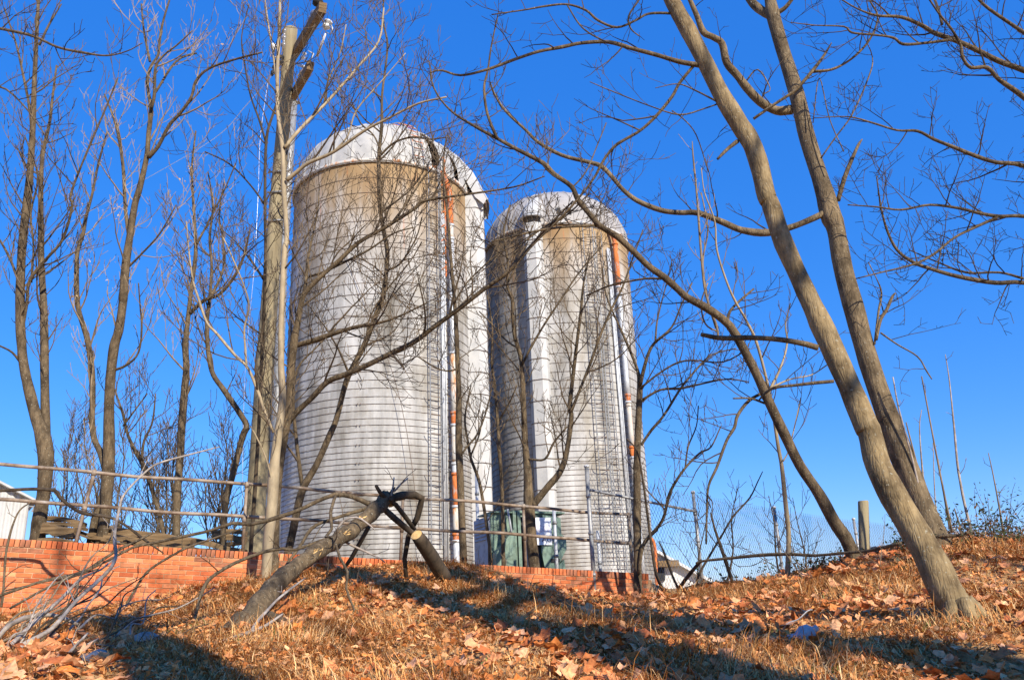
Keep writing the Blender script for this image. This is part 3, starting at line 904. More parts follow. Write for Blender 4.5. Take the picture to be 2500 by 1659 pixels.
for s in range(len(ftop) - 1):
    A, B = ftop[s], ftop[s + 1]; a_, b_ = fbase[s], fbase[s + 1]
    A = A - (0, 0, .06); B = B - (0, 0, .06)
    L_ = np.linalg.norm((B - A)[:2])
    cell = .068
    n_ = int(L_ / cell)
    dirv = (B - A)[:2] / L_
    Hh = float(np.mean([A[2] - a_[2], B[2] - b_[2]]))
    rows = int(Hh / cell) + 1
    for k in range(n_):
        for sgn in (-1, 1) if k % 1 == 0 else (1,):
            pass
        # one woven zigzag wire
        pts = []
        for r in range(rows + 1):
            t = (k + (.5 if r % 2 else -.0) ) / n_
            zz = (A[2] * (1 - t) + B[2] * t) - Hh * r / rows
            xy = A[:2] + dirv * (L_ * t)
            pts.append((xy[0], xy[1] + (.006 if r % 2 else -.006), zz))
        mesh.tube(pts, .0036, 3, cap=False)
        pts2 = []
        for r in range(rows + 1):
            t = (k + (-.5 if r % 2 else .0)) / n_
            t = max(t, 0)
            zz = (A[2] * (1 - t) + B[2] * t) - Hh * r / rows
            xy = A[:2] + dirv * (L_ * t)
            pts2.append((xy[0], xy[1] + (-.006 if r % 2 else .006), zz))
        mesh.tube(pts2, .0036, 3, cap=False)
        mesh.tube([(pts[0][0], pts[0][1], pts[0][2]), (pts[0][0] + .01, pts[0][1], pts[0][2] + .045)], .0036, 3, cap=False)
tag(mesh.build("chain_mesh", M['chain'], fence, False, fo), kind="stuff")
# second thin galvanised post and conduit posts near the cabinet
for (x, y0, y1, Y, r, lab) in ((1163, 1150, 1395, 18.6, .034, "slim galvanised post beside the louvred side of the transformer cabinet"),
                            (1352, 1240, 1395, 17.2, .033, "short galvanised bollard pipe in front of the transformer cabinet door"),
                            (1459, 1295, 1398, 16.6, .03, "stubby grey pipe post beside the first chain link fence post")):
    t = P(x, y0, Y); b_ = np.array([t[0], t[1], gz(t[0], t[1])])
    e = empty("steel_post", b_, lab, "post")
    MB().tube([b_ - (0, 0, .2), t], r, 10).build("pipe", M['galv'], e, True, b_)
    c = MB()
    for h in (.35, .8):
        q = b_ + (t - b_) * h
        c.tube([q - (0, 0, .03), q + (0, 0, .03)], r + .012, 10)
    c.build("band", M['steelgrey'], e, True, b_)
# wooden post on the crest
t = P(2107, 1222, 13.4); b_ = P(2112, 1385, 13.4)
e = empty("wooden_post", b_, "thick square topped wooden post on the crest beside the big leaning tree", "post")
MB().tube([b_ - (0, 0, .3), b_, (b_ + t) / 2, t - (0, 0, .02), t], [.082, .081, .08, .079, .074], 12).build("shaft", M['pole'], e, True, b_)

# ------------------------------------------------------------------ utility pole with arms, insulators and wires
UY = 19.0
pl = [P(616, 1345, UY), P(634, 1100, UY), P(650, 850, UY), P(668, 600, UY), P(688, 350, UY), P(701, 180, UY), P(711, 72, UY)]
ub = pl[0].copy(); ub[2] = gz(ub[0], ub[1])
up = empty("utility_pole", ub, "leaning wooden utility pole with cross arms and insulators", "utility pole")
uo = ub
rads = [w * .5 * depth(q) / FPX for w, q in zip((52, 47, 42, 38, 32, 30, 31), pl)]
MB().tube(catmull([ub - (0, 0, .4)] + pl, 4), np.interp(np.linspace(0, 1, 29), np.linspace(0, 1, 8), [rads[0]] + rads), 18, wob=.015).build("shaft", M['pole'], up, True, uo)
def armd(p0, p1, w, h, m_):
    p0, p1 = np.array(p0), np.array(p1); d = p1 - p0; L_ = np.linalg.norm(d); x = d / L_
    y = np.cross([0, 0, 1], x); y /= np.linalg.norm(y); z = np.cross(x, y)
    return MB().box((p0 + p1) / 2, (L_, w, h), np.stack([x, y, z], 1))
def insul(p0, p1, n_, r0, m_, parent, nm="insulator"):
    p0, p1 = np.array(p0), np.array(p1)
    pts, rr = [], []
    for i in range(n_):
        for t, k in ((.05, .55), (.25, 1), (.5, .95), (.7, .5), (.95, .45)):
            pts.append(p0 + (p1 - p0) * ((i + t) / n_)); rr.append(r0 * k)
    return MB().tube(pts, rr, 10).build(nm, m_, parent, True, uo)
a1 = armd(P(716, 135, UY + .5), P(788, 18, UY - 3.4), .17, .22, None).build("cross_arm", M['timber'], up, False, uo)
a2 = armd(P(716, 235, UY + .4), P(758, 160, UY - 1.9), .16, .2, None).build("cross_arm", M['timber'], up, False, uo)
insul(P(757, 62, UY - 1.6), P(771, 28, UY - 2.4), 3, .11, M['glass_brown'], a1)
insul(P(744, 96, UY - .9), P(756, 66, UY - 1.4), 2, .1, M['glass_brown'], a1)
insul(P(776, 14, UY - 2.9), P(776, -6, UY - 2.9), 1, .13, M['black'], a1)
insul(P(695, 70, UY - .1), P(692, 122, UY - .1), 3, .085, M['glass_brown'], up)
insul(P(668, 106, UY - .3), P(667, 128, UY - .3), 1, .085, M['porcelain'], up, "surge_arrester")
insul(P(688, 135, UY - .2), P(686, 160, UY - .2), 2, .07, M['black'], up)
insul(P(671, 160, UY - .4), P(664, 185, UY - .5), 2, .06, M['black'], up)
MB().tube([P(700, 140, UY), P(668, 140, UY - .3), P(668, 126, UY - .3)], .02, 6).build("bracket", M['steelgrey'], up, True, uo)
# fuse cutouts
cz = P(798, 60, UY - 2.6)
insul(P(804, 50, UY - 2.6), P(793, 72, UY - 2.6), 2, .10, M['porcelain'], up, "fuse_cutout")
MB().tube([P(786, 48, UY - 2.8), P(790, 55, UY - 2.7), P(798, 60, UY - 2.6)], .018, 5).build("cutout_bracket", M['steelgrey'], up, True, uo)
MB().tube([P(795, 78, UY - 2.6), P(806, 84, UY - 2.6), P(812, 70, UY - 2.6), P(806, 56, UY - 2.6)], .016, 5).build("cutout_frame", M['galv'], up, True, uo)
MB().tube([P(795, 82, UY - 2.6), P(774, 138, UY - 2.2)], [.022, .035], 6).build("fuse_tube", M['wire'], up, True, uo)
insul(P(744, 128, UY - 1.2), P(738, 146, UY - 1.2), 2, .06, M['porcelain'], up, "fuse_cutout")
MB().tube([P(752, 124, UY - 1.2), P(766, 132, UY - 1.3), P(757, 150, UY - 1.4), P(742, 148, UY - 1.2)], .016, 5).build("cutout_frame", M['galv'], up, True, uo)
MB().tube([P(727, 185, UY - .8), P(757, 148, UY - 1.3)], .022, 6).build("fuse_tube", M['wire'], up, True, uo)
MB().tube([P(728, 158, UY - .9), P(742, 163, UY - 1.1)], .04, 8).build("clamp", M['galv'], up, True, uo)
# steps of hardware down the pole
for y in (420, 470, 540):
    xc = np.interp(y, [72, 350, 600, 850], [711, 688, 668, 650])
    MB().tube([P(xc - 26, y, UY - .2), P(xc + 26, y - 4, UY - .2)], .03, 6).build("pole_band", M['steelgrey'], up, True, uo)
def wire(lab, pts, r):
    pts = [P(*q) for q in pts]
    c = catmull(pts, 6)
    o = MB().tube(c, r, 5).build("overhead_wire", M['wire'], None, True, c[0], loc=c[0])
    return tag(o, lab, "wire")
wire("pale overhead wire running from the utility pole out to its left", [(668, 180, UY - .5), (600, 258, UY + 2), (520, 340, UY + 5), (350, 440, UY + 12), (120, 570, UY + 24), (-120, 690, UY + 40)], .011)
wire("slack pale service wire dropping down beside the utility pole", [(655, 195, UY - .3), (636, 330, UY - .6), (630, 480, UY - .8), (620, 660, UY - .8), (604, 830, UY - .4), (595, 1000, UY), (590, 1340, UY)], .005)
# smooth pale steel pole standing just behind
g0 = [P(668, 1345, 20.4), P(676, 1000, 20.4), P(690, 650, 20.4), P(705, 420, 20.4), P(717, 250, 20.4)]
gb = g0[0].copy(); gb[2] = gz(gb[0], gb[1])
e = empty("steel_pole", gb, "smooth pale grey steel pole right behind the wooden utility pole", "pole")
MB().tube([gb - (0, 0, .3)] + g0, [.15, .15, .138, .122, .11, .1], 20).build("shaft", M['steelgrey'], e, True, gb)
MB().tube([g0[-1], g0[-1] + (0, 0, .05)], [.15, .08], 20).build("top_cap", M['steelgrey'], e, True, gb)

# ------------------------------------------------------------------ buildings
def corrugated(mb, p0, p1, up_, n_, dep, nrm):
    """ribbed sheet spanned by p0->p1 and the vector up_"""
    p0, p1, up_, nrm = map(lambda q: np.array(q, float), (p0, p1, up_, nrm))
    v = []
    for i in range(n_ * 4 + 1):
        t = i / (n_ * 4)
        o = dep if i % 4 in (1, 2) else 0
        b_ = p0 + (p1 - p0) * t + nrm * o
        v += [b_, b_ + up_]
    mb.add(v, [(2 * i, 2 * i + 2, 2 * i + 3, 2 * i + 1) for i in range(n_ * 4)])
    return mb
# left: white ribbed metal building, its gable end facing the bank
cr = P(62, 1287, 34.0)
zb = 2.0
bl = empty("metal_building", (cr[0], cr[1], zb), "white ribbed metal building beyond the left end of the brick wall", "building")
bo = np.array(bl.location)
eave = P(70, 1217, 34.0)[2]
dv = np.array([cr[0], cr[1]]) / np.hypot(cr[0], cr[1]); dv = np.array([dv[0] * .97 - .12, dv[1]]); dv /= np.linalg.norm(dv)
lv_ = np.array([-dv[1], dv[0]])
def bp(l, d_, z): q = cr[:2] + lv_ * l + dv * d_; return np.array([q[0], q[1], z])
HWB = 4.2; ridge = eave + 2.1
fr = MB(); nr = 34
v = []
for i in range(nr * 4 + 1):
    l = 2 * HWB * i / (nr * 4); o = .04 if i % 4 in (1, 2) else 0
    zt_ = eave + (ridge - eave) * (1 - abs(l - HWB) / HWB)
    v += [bp(l, -o, zb - .6), bp(l, -o, zt_)]
fr.add(v, [(2 * i, 2 * i + 2, 2 * i + 3, 2 * i + 1) for i in range(nr * 4)])
fr.build("gable_wall", M['white_metal'], bl, False, bo)
for l0 in (0, 2 * HWB):
    corrugated(MB(), bp(l0, 0, zb - .6), bp(l0, 12, zb - .6), (0, 0, eave - zb + .6), 40, .04, (*(-lv_ if l0 == 0 else lv_), 0)).build("wall", M['white_metal'], bl, False, bo)
for s in (-1, 1):
    e0 = bp(HWB + s * (HWB + .3), -.3, eave - .12); r0_ = bp(HWB, -.3, ridge + .03)
    corrugated(MB(), e0, e0 + np.array([*(dv * 12.6), 0]), r0_ - e0, 40, .04, (0, 0, 1)).build("roof", M['white_metal'], bl, False, bo)
    MB().tube([e0 - (0, 0, .03), r0_ - (0, 0, .03)], .06, 6).build("rake_trim", M['white_metal'], bl, False, bo)
MB().box(bp(-.35, -.2, eave - .45), (.3, .3, .3), np.array(Matrix.Rotation(.5, 3, 'Y'))).build("flood_lamp", M['steelgrey'], bl, False, bo)
MB().tube([bp(0, -.1, eave - .3), bp(-.35, -.2, eave - .35)], .03, 6).build("lamp_bracket", M['steelgrey'], bl, False, bo)
# right: white gabled shed seen through the fence
sb = P(1665, 1440, 42.0)
b2 = empty("white_shed", (sb[0], 42, 1.5), "white gabled shed seen low through the chain link fence", "shed")
bo = np.array(b2.location)
zpk = P(1560, 1322, 42)[2]; xpk = P(1560, 1322, 42)[0]
zev = P(1740, 1416, 42)[2]; xev = P(1735, 1416, 42)[0]
slope = (zpk - zev) / (xev - xpk)
xl = 2 * xpk - xev
pg = [(xl, 42, .6), (xev - .25, 42, .6), (xev - .25, 42, zev + .1), (xpk, 42, zpk - .02), (xl, 42, zev + .1)]
MB().add(pg + [(x, 52, z) for x, _, z in pg], [(0, 1, 2, 3, 4), (1, 6, 7, 2), (0, 5, 9, 4)]).build("wall", M['shed_white'], b2, False, bo)
for sgn in (-1, 1):
    xe = xpk + sgn * (xev - xpk)
    MB().add([(xpk, 41.6, zpk + .05), (xe, 41.6, zev), (xe, 52.4, zev), (xpk, 52.4, zpk + .05), (xpk, 41.6, zpk - .09), (xe, 41.6, zev - .14), (xe, 52.4, zev - .14), (xpk, 52.4, zpk - .09)],
             [(0, 1, 2, 3), (4, 7, 6, 5), (0, 4, 5, 1), (1, 5, 6, 2), (2, 6, 7, 3)]).build("roof", M['shed_white'], b2, False, bo)
ca, cb = P(1606, 1373, 41.7), P(1656, 1377, 41.7)
MB().box((ca + cb) / 2, (cb[0] - ca[0], .5, .28)).build("awning", M['timber'], b2, False, bo)
MB().box(P(1613, 1395, 41.9), (.35, .1, .8)).build("window", M['black'], b2, False, bo)

# ------------------------------------------------------------------ stacked timbers on the terrace behind the wall
tim = []
def timber(x0, y0, x1, y1, Y, w, h, lab, Y2=None):
    p0, p1 = P(x0, y0, Y), P(x1, y1, Y2 or Y)
    d = p1 - p0; L_ = np.linalg.norm(d); x = d / L_
    yv = np.cross([0, 0, 1], x); yv /= np.linalg.norm(yv); z = np.cross(x, yv)
    mb = MB(); n_ = 9
    v = []
    for i in range(n_):
        t = i / (n_ - 1)
        c = p0 + d * t + z * (.02 * math.sin(t * 5 + x0)) 
        ww = w / 2 * (1 + rnd.uniform(-.06, .06)); hh_ = h / 2 * (1 + rnd.uniform(-.14, .1))
        for s, q in ((-1, -1), (1, -1), (1, .8), (.7, 1), (-.7, 1), (-1, .8)):
            v.append(c + yv * s * ww + z * q * hh_)
    f = [(i * 6 + j, i * 6 + (j + 1) % 6, (i + 1) * 6 + (j + 1) % 6, (i + 1) * 6 + j) for i in range(n_ - 1) for j in range(6)] + [tuple(range(6))[::-1], tuple((n_ - 1) * 6 + j for j in range(6))]
    mb.add(v, f)
    o = mb.build("timber", M['timber'], None, False, p0, loc=p0)
    return tag(o, lab, "timber", None)
TG = "weathered timber in the low stack on the wall"
spec = [(112, 1262, 205, 1278, 13.6, .22, .07), (118, 1274, 208, 1290, 13.5, .2, .05), (108, 1292, 188, 1300, 13.3, .2, .16), (100, 1320, 200, 1330, 13.2, .25, .1),
        (255, 1287, 470, 1328, 14.0, .22, .13), (262, 1302, 480, 1342, 13.9, .2, .07), (258, 1312, 470, 1352, 13.8, .2, .08), (250, 1325, 460, 1345, 13.7, .24, .07), (440, 1316, 600, 1345, 14.6, .2, .09),
        (520, 1296, 600, 1300, 15.6, .2, .07), (522, 1309, 600, 1313, 15.6, .22, .1), (518, 1324, 596, 1327, 15.5, .2, .06), (330, 1332, 540, 1352, 14.2, .22, .1)]
for k in range(12):
    x0 = rnd.uniform(110, 200) if k < 3 else rnd.uniform(250, 400); y0_ = (1270 if k < 3 else 1292 + (x0 - 250) * .19) + rnd.uniform(0, 45)
    ln_ = rnd.uniform(70, 130)
    spec.append((x0, y0_, x0 + ln_, y0_ + ln_ * rnd.uniform(.08, .26), 13.3 + rnd.uniform(0, .8), rnd.uniform(.1, .2), rnd.uniform(.02, .045)))
for s_ in spec:
    o = timber(*s_, "weathered brown timber lying in the loose stack on top of the brick wall")
    o['group'] = "timbers stacked on the terrace"
    tim.append(o)
# bearers down to the terrace under the stack so that it rests on something
# ------------------------------------------------------------------ trees
UPV = np.array([0, 0, 1.0])
def twig_path(p, d, L, k, up, crook, droop=0.0):
    pts = [p]; d = d / np.linalg.norm(d)
    st = L / k
    bend = rng.normal(size=3) * crook
    for i in range(k):
        d = d + UPV * (up - droop) * .5 / k * 2 + bend / k + rng.normal(size=3) * crook * .55
        d /= np.linalg.norm(d)
        p = p + d * st
        pts.append(p)
    return np.array(pts)

def sprout(mb, pts, rad, per_m, L, level, maxlevel, up=.5, t0=.25, ang=(28, 62), crook=.16, tip=.0032, rmax=.03, side=None, cnt=None, sprays=None):
    pts = np.asarray(pts)
    seg = np.linalg.norm(np.diff(pts, axis=0), axis=1)
    cum = np.concatenate([[0], np.cumsum(seg)]); tot = cum[-1]
    if tot < .02: return
    n = cnt if cnt is not None else max(1, int(tot * (1 - t0) * per_m + rng.uniform()))
    for i in range(n):
        t = t0 + (1 - t0) * ((i + rng.uniform(.1, .9)) / n)
        s = t * tot
        j = min(np.searchsorted(cum, s) - 1, len(seg) - 1); j = max(j, 0)
        f = (s - cum[j]) / (seg[j] + 1e-9)
        p = pts[j] * (1 - f) + pts[j + 1] * f
        r = float(rad[j] * (1 - f) + rad[j + 1] * f)
        tg = pts[j + 1] - pts[j]; tg = tg / (np.linalg.norm(tg) + 1e-9)
        q = rng.normal(size=3); q -= (q @ tg) * tg; q /= np.linalg.norm(q) + 1e-9
        if q[2] < -.2 and rng.uniform() < .55: q = -q
        a = math.radians(rng.uniform(*ang))
        d = tg * math.cos(a) + q * math.sin(a)
        LL = L * rng.uniform(.45, 1.25) * (1.1 - .5 * t)
        r0 = min(r * .62, rmax, .0035 + LL * .0115)
        r0 = max(r0, tip * 1.15)
        k = 7 if level == 1 else 5 if level == 2 else 3
        path = twig_path(p, d, LL, k, up, crook)
        rr = np.linspace(r0, max(tip, r0 * .22), k + 1)
        mb.tube(path, rr, 5 if r0 > .014 else 3, cap=False)
        if level < maxlevel:
            sprout(mb, path, rr, per_m * (1.5 if level == 1 else 1.7), L * (.5 if level == 1 else .45), level + 1, maxlevel, up * 1.05, .22, ang, crook, tip, rmax, sprays=sprays)
        elif sprays is not None and rng.uniform() < sprays[1]:
            sprays[0].append(path[-1])

def stem_to_3d(pts, Y0, Y1, sub=4, wob=.0):
    pts = np.array(pts, float)
    n = len(pts)
    L = np.concatenate([[0], np.cumsum(np.hypot(*np.diff(pts[:, :2], axis=0).T))]); L /= L[-1]
    Y = Y0 + (Y1 - Y0) * L
    q = np.column_stack([pts, Y])
    q = catmull(q, sub)
    p3 = np.array([P(a, b, c) for a, b, _, c in q])
    r = np.array([max(w, 1.2) * .5 * depth(p) / FPX for (a, b, w, c), p in zip(q, p3)])
    return p3, r

def dead_stick(name, label, stems, Y, m_, twigs=0, cat="branch", group=None, L=.35, settle=None):
    root = None
    for i, st in enumerate(stems):
        pts, Y0, Y1 = st
        p3, r = stem_to_3d(pts, Y0, Y1, 4)
        if root is None:
            off = p3[0]
            root = empty(name, off, label, cat, group)
        mb = MB().tube(p3, r, 8, wob=.05)
        if twigs: sprout(mb, p3, r, twigs, L, 1, 2, up=.0, t0=.15, crook=.2, tip=.003)
        mb.build("main_stem" if i == 0 else "side_branch", m_, root, True, off)
    return root

def tree(label, stems, bark='bark', twig='twig', per_m=2.2, L=1.1, levels=3, up=.5, t0=.3, tip=.0036, crook=.16, group=None, name="bare_tree", seeds=0.0, cat="tree", foot=True, sprout_on=None, ang=(28, 60)):
    tw = MB(); sp = []
    per_m *= 1.4; L *= 1.4; tip *= 1.2
    root = None
    for i, (pts, Y0, Y1) in enumerate(stems):
        p3, r = stem_to_3d(pts, Y0, Y1)
        if root is None:
            b = p3[0].copy()
            if foot:
                g = gz(b[0], b[1])
                low = min(g, b[2]) - .15
                ex = [np.array([b[0] + .02, b[1], low]), np.array([b[0], b[1], (low + b[2]) / 2])] if b[2] - low > .2 else [np.array([b[0], b[1], low])]
                p3 = np.vstack([ex, p3]); r = np.concatenate([[r[0] * 1.35, r[0] * 1.18][:len(ex)], r])
                b = np.array([b[0], b[1], g])
            root = empty(name, b, label, cat, group)
            off = b
        sides = 20 if r.max() > .12 else 12 if r.max() > .05 else 8
        kn = 1 + .03 * np.sin(np.arange(len(r)) * .55 + i) + .02 * np.sin(np.arange(len(r)) * 1.3 + 2 * i)
        mb = MB().tube(p3, r * kn, sides, wob=.012)
        mb.build("trunk" if i == 0 else "limb", M[bark if i == 0 or bark != "bark_big" else "bark"], root, True, off)
        if sprout_on is None or i in sprout_on:
            sprout(tw, p3, r, per_m, L, 1, levels, up, t0 if i == 0 else .12, crook=crook, tip=tip, sprays=(sp, seeds) if seeds else None, ang=ang)
    if tw.v:
        tag(tw.build("crown", M[twig], root, False, off), kind="stuff")
    if sp:
        sm = MB()
        for q in sp:
            for k in range(rng.integers(4, 9)):
                c = q + rng.normal(size=3) * .06
                a = rng.normal(size=3) * .018; bb = rng.normal(size=3) * .007
                sm.add([c - a, c + bb, c + a, c - bb], [(0, 1, 2, 3)])
        tag(sm.build("seed_clusters", M['seed'], root, False, off), kind="stuff")
    return root

SAP = "slender bare trees along the wall"
# --- left group on the terrace
tree("bare twin stemmed tree growing at the left end of the timber stack",
     [([(92, 1310, 34), (97, 1262, 33), (108, 1190, 31), (112, 1110, 36), (100, 1050, 33), (86, 1010, 27), (72, 955, 24), (60, 902, 22), (53, 844, 21), (49, 768, 21), (51, 653, 20), (58, 560, 19), (70, 459, 17), (76, 383, 15), (80, 306, 13), (84, 200, 11), (90, 77, 9), (96, -40, 6)], 13.4, 13.0),
      ([(110, 1080, 26), (111, 1036, 22), (109, 921, 20), (108, 806, 18), (106, 730, 16), (101, 653, 15), (100, 560, 13), (100, 440, 11), (106, 367, 9), (121, 300, 7), (128, 240, 6), (138, 160, 4)], 13.4, 13.9),
      ([(52, 815, 9), (66, 735, 8), (73, 684, 8), (115, 630, 7), (153, 584, 7), (176, 505, 6), (172, 478, 6), (195, 413, 5), (230, 329, 5), (262, 255, 4), (287, 190, 3)], 13.3, 12.2),
      ([(76, 690, 6), (82, 600, 5), (75, 520, 5), (92, 430, 4), (60, 330, 3)], 13.3, 12.6),
      ([(50, 700, 7), (28, 640, 6), (2, 590, 5), (-40, 530, 3)], 13.3, 13.8),
      ([(60, 900, 6), (30, 860, 5), (-10, 838, 4), (-50, 800, 3)], 13.4, 12.6),
      ([(80, 300, 7), (62, 210, 6), (40, 110, 5), (10, 20, 3)], 13.1, 13.6),
      ([(96, 110, 6), (120, 60, 5), (150, 10, 3)], 13.0, 13.0)],
     per_m=1.9, L=1.0, up=.75, t0=.35, seeds=.0, twig='twig')
tree("bare forked tree with pale papery seed clusters behind the leaning railing post",
     [([(246, 1326, 26), (258, 1250, 26), (262, 1180, 30), (266, 1110, 27), (266, 997, 24), (270, 921, 23), (279, 844, 22), (290, 806, 21), (301, 730, 20), (306, 653, 19), (317, 577, 17), (329, 500, 15), (341, 459, 14), (358, 383, 12), (363, 325, 11), (369, 268, 10), (362, 225, 8), (360, 191, 8), (370, 160, 7), (386, 134, 6), (391, 90, 6), (400, 46, 5), (420, -20, 4)], 13.8, 13.4),
      ([(222, 1330, 22), (234, 1269, 22), (252, 1205, 20), (262, 1150, 16)], 13.9, 13.8),
      ([(257, 1140, 18), (246, 1105, 16), (230, 1070, 14), (224, 1020, 14), (226, 978, 14), (224, 902, 14), (214, 833, 13), (195, 768, 12), (188, 730, 12), (187, 653, 11), (190, 610, 10), (203, 569, 9), (210, 530, 8), (226, 470, 6), (240, 400, 5), (262, 320, 4)], 13.8, 14.4),
      ([(315, 575, 10), (306, 509, 9), (300, 402, 8), (283, 306, 6), (255, 230, 4)], 13.6, 14.2),
      ([(363, 385, 10), (387, 356, 9), (413, 306, 8), (440, 276, 8), (467, 237, 7), (478, 199, 7), (509, 168, 6), (574, 145, 5), (640, 128, 4)], 13.5, 12.6),
      ([(370, 265, 8), (377, 230, 8), (380, 165, 7), (400, 135, 5), (432, 110, 4), (470, 75, 3)], 13.4, 13.0),
      ([(380, 225, 6), (430, 150, 5), (480, 130, 4)], 13.4, 14.0),
      ([(366, 150, 6), (352, 80, 5), (345, 10, 4)], 13.4, 13.8),
      ([(275, 905, 7), (310, 890, 6), (338, 860, 5), (346, 800, 5), (342, 745, 4), (338, 690, 3)], 13.7, 13.1),
      ([(305, 660, 6), (345, 620, 5), (390, 570, 4), (430, 500, 3)], 13.7, 13.1)],
     per_m=1.9, L=.95, up=.8, t0=.35, seeds=.12, twig='twig_pale')
tree("slender bare tree rising between the timber stack and the utility pole",
     [([(430, 1318, 19), (432, 1212, 19), (440, 1116, 18), (443, 1050, 18), (450, 959, 18), (455, 902, 16), (453, 844, 14), (460, 768, 11), (469, 691, 10), (478, 615, 9), (475, 538, 7), (471, 478, 6), (469, 402, 5), (478, 320, 4)], 14.8, 14.8),
      ([(463, 765, 10), (498, 733, 9), (536, 718, 8), (574, 672, 7), (597, 619, 6), (610, 560, 4)], 14.8, 14.0),
      ([(508, 732, 8), (532, 691, 7), (547, 645, 6), (543, 577, 5), (535, 520, 4), (548, 440, 3)], 14.7, 15.4),
      ([(478, 600, 6), (510, 540, 5), (545, 470, 4), (575, 400, 3)], 14.8, 14.4)],
     per_m=2.0, L=.95, up=.75, t0=.3, twig='twig_pale')
tree("dark crooked slender tree leaning toward the utility pole foot",
     [([(540, 1345, 14), (551, 1231, 14), (570, 1155, 14), (592, 1065, 15), (602, 1040, 14), (586, 1009, 14), (547, 952, 13), (520, 913, 12), (509, 864, 11), (505, 787, 10), (511, 737, 9), (517, 653, 7), (512, 580, 6), (520, 500, 5), (508, 420, 3)], 15.0, 14.6)],
     bark='bark', per_m=2.1, L=.9, up=.6, t0=.4)
tree("leaning forked sapling behind the middle of the timber stack",
     [([(405, 1320, 11), (390, 1260, 11), (370, 1190, 11), (348, 1130, 12), (330, 1100, 10), (312, 1060, 7), (300, 1010, 6), (280, 950, 4)], 15.2, 15.8),
      ([(345, 1125, 9), (352, 1075, 6), (372, 1030, 5), (380, 960, 3)], 15.3, 15.0),
      ([(300, 1040, 5), (330, 1000, 4), (360, 960, 3)], 15.6, 15.6)], per_m=3, L=.8, up=.6)
# --- pale stem in front of the pole, with dark climbing limb beside it
tree("pale barked slender tree standing in front of the utility pole",
     [([(648, 1420, 25), (651, 1384, 25), (656, 1308, 26), (664, 1231, 27), (670, 1136, 25), (677, 1074, 22), (689, 978, 18), (686, 883, 16), (687, 768, 14), (694, 615, 13), (700, 580, 12), (693, 459, 12), (690, 364, 11), (678, 268, 10), (678, 153, 9), (682, 77, 8), (684, -30, 6)], 12.75, 12.6),
      ([(700, 440, 11), (722, 422, 10), (753, 398, 9), (814, 371, 8), (891, 318, 7), (944, 291, 6), (1021, 253, 5), (1090, 237, 4)], 12.6, 11.6),
      ([(695, 360, 10), (734, 314, 9), (791, 256, 8), (830, 214, 7), (876, 161, 6), (925, 100, 5), (937, 20, 4)], 12.6, 13.2),
      ([(815, 371, 5), (850, 330, 4), (870, 270, 4), (930, 200, 3), (990, 130, 2)], 12.3, 11.9),
      ([(791, 256, 5), (800, 200, 4), (830, 130, 3), (845, 60, 3)], 12.9, 12.4),
      ([(668, 1055, 8), (645, 1000, 7), (631, 959, 8), (605, 898, 7), (574, 867, 7), (530, 815, 7), (505, 787, 6), (485, 730, 6), (471, 684, 5), (462, 620, 4), (455, 540, 3)], 12.7, 12.0),
      ([(602, 895, 6), (598, 840, 5), (597, 798, 5), (608, 745, 5), (593, 691, 4), (566, 626, 4), (545, 580, 3)], 12.5, 12.0),
      ([(666, 1180, 5), (650, 1120, 4), (628, 1070, 4), (612, 1040, 3)], 12.7, 12.3),
      ([(677, 210, 6), (668, 140, 5), (655, 60, 4), (645, -20, 3)], 12.6, 12.9)],
     bark='bark_pale', twig='twig', per_m=2.4, L=.95, up=.45, t0=.45)
tree("dark thin sapling climbing along the left side of the utility pole",
     [([(612, 1345, 10), (622, 1200, 10), (634, 1000, 9), (640, 850, 9), (646, 720, 8), (648, 600, 7), (647, 497, 7), (650, 344, 7), (668, 275, 6), (690, 215, 5), (705, 170, 5), (738, 120, 4), (770, 60, 3)], 16.6, 15.6),
      ([(650, 350, 5), (632, 290, 5), (612, 235, 4), (598, 160, 4), (590, 90, 3), (608, 10, 3)], 15.9, 15.3),
      ([(647, 500, 5), (610, 450, 4), (560, 400, 4), (500, 370, 3)], 16.0, 15.4),
      ([(648, 690, 5), (615, 640, 4), (575, 590, 3), (540, 560, 3)], 16.2, 15.8)],
     bark='bark_dark', twig='twig_dark', per_m=2.5, L=1.0, up=.35, t0=.3)
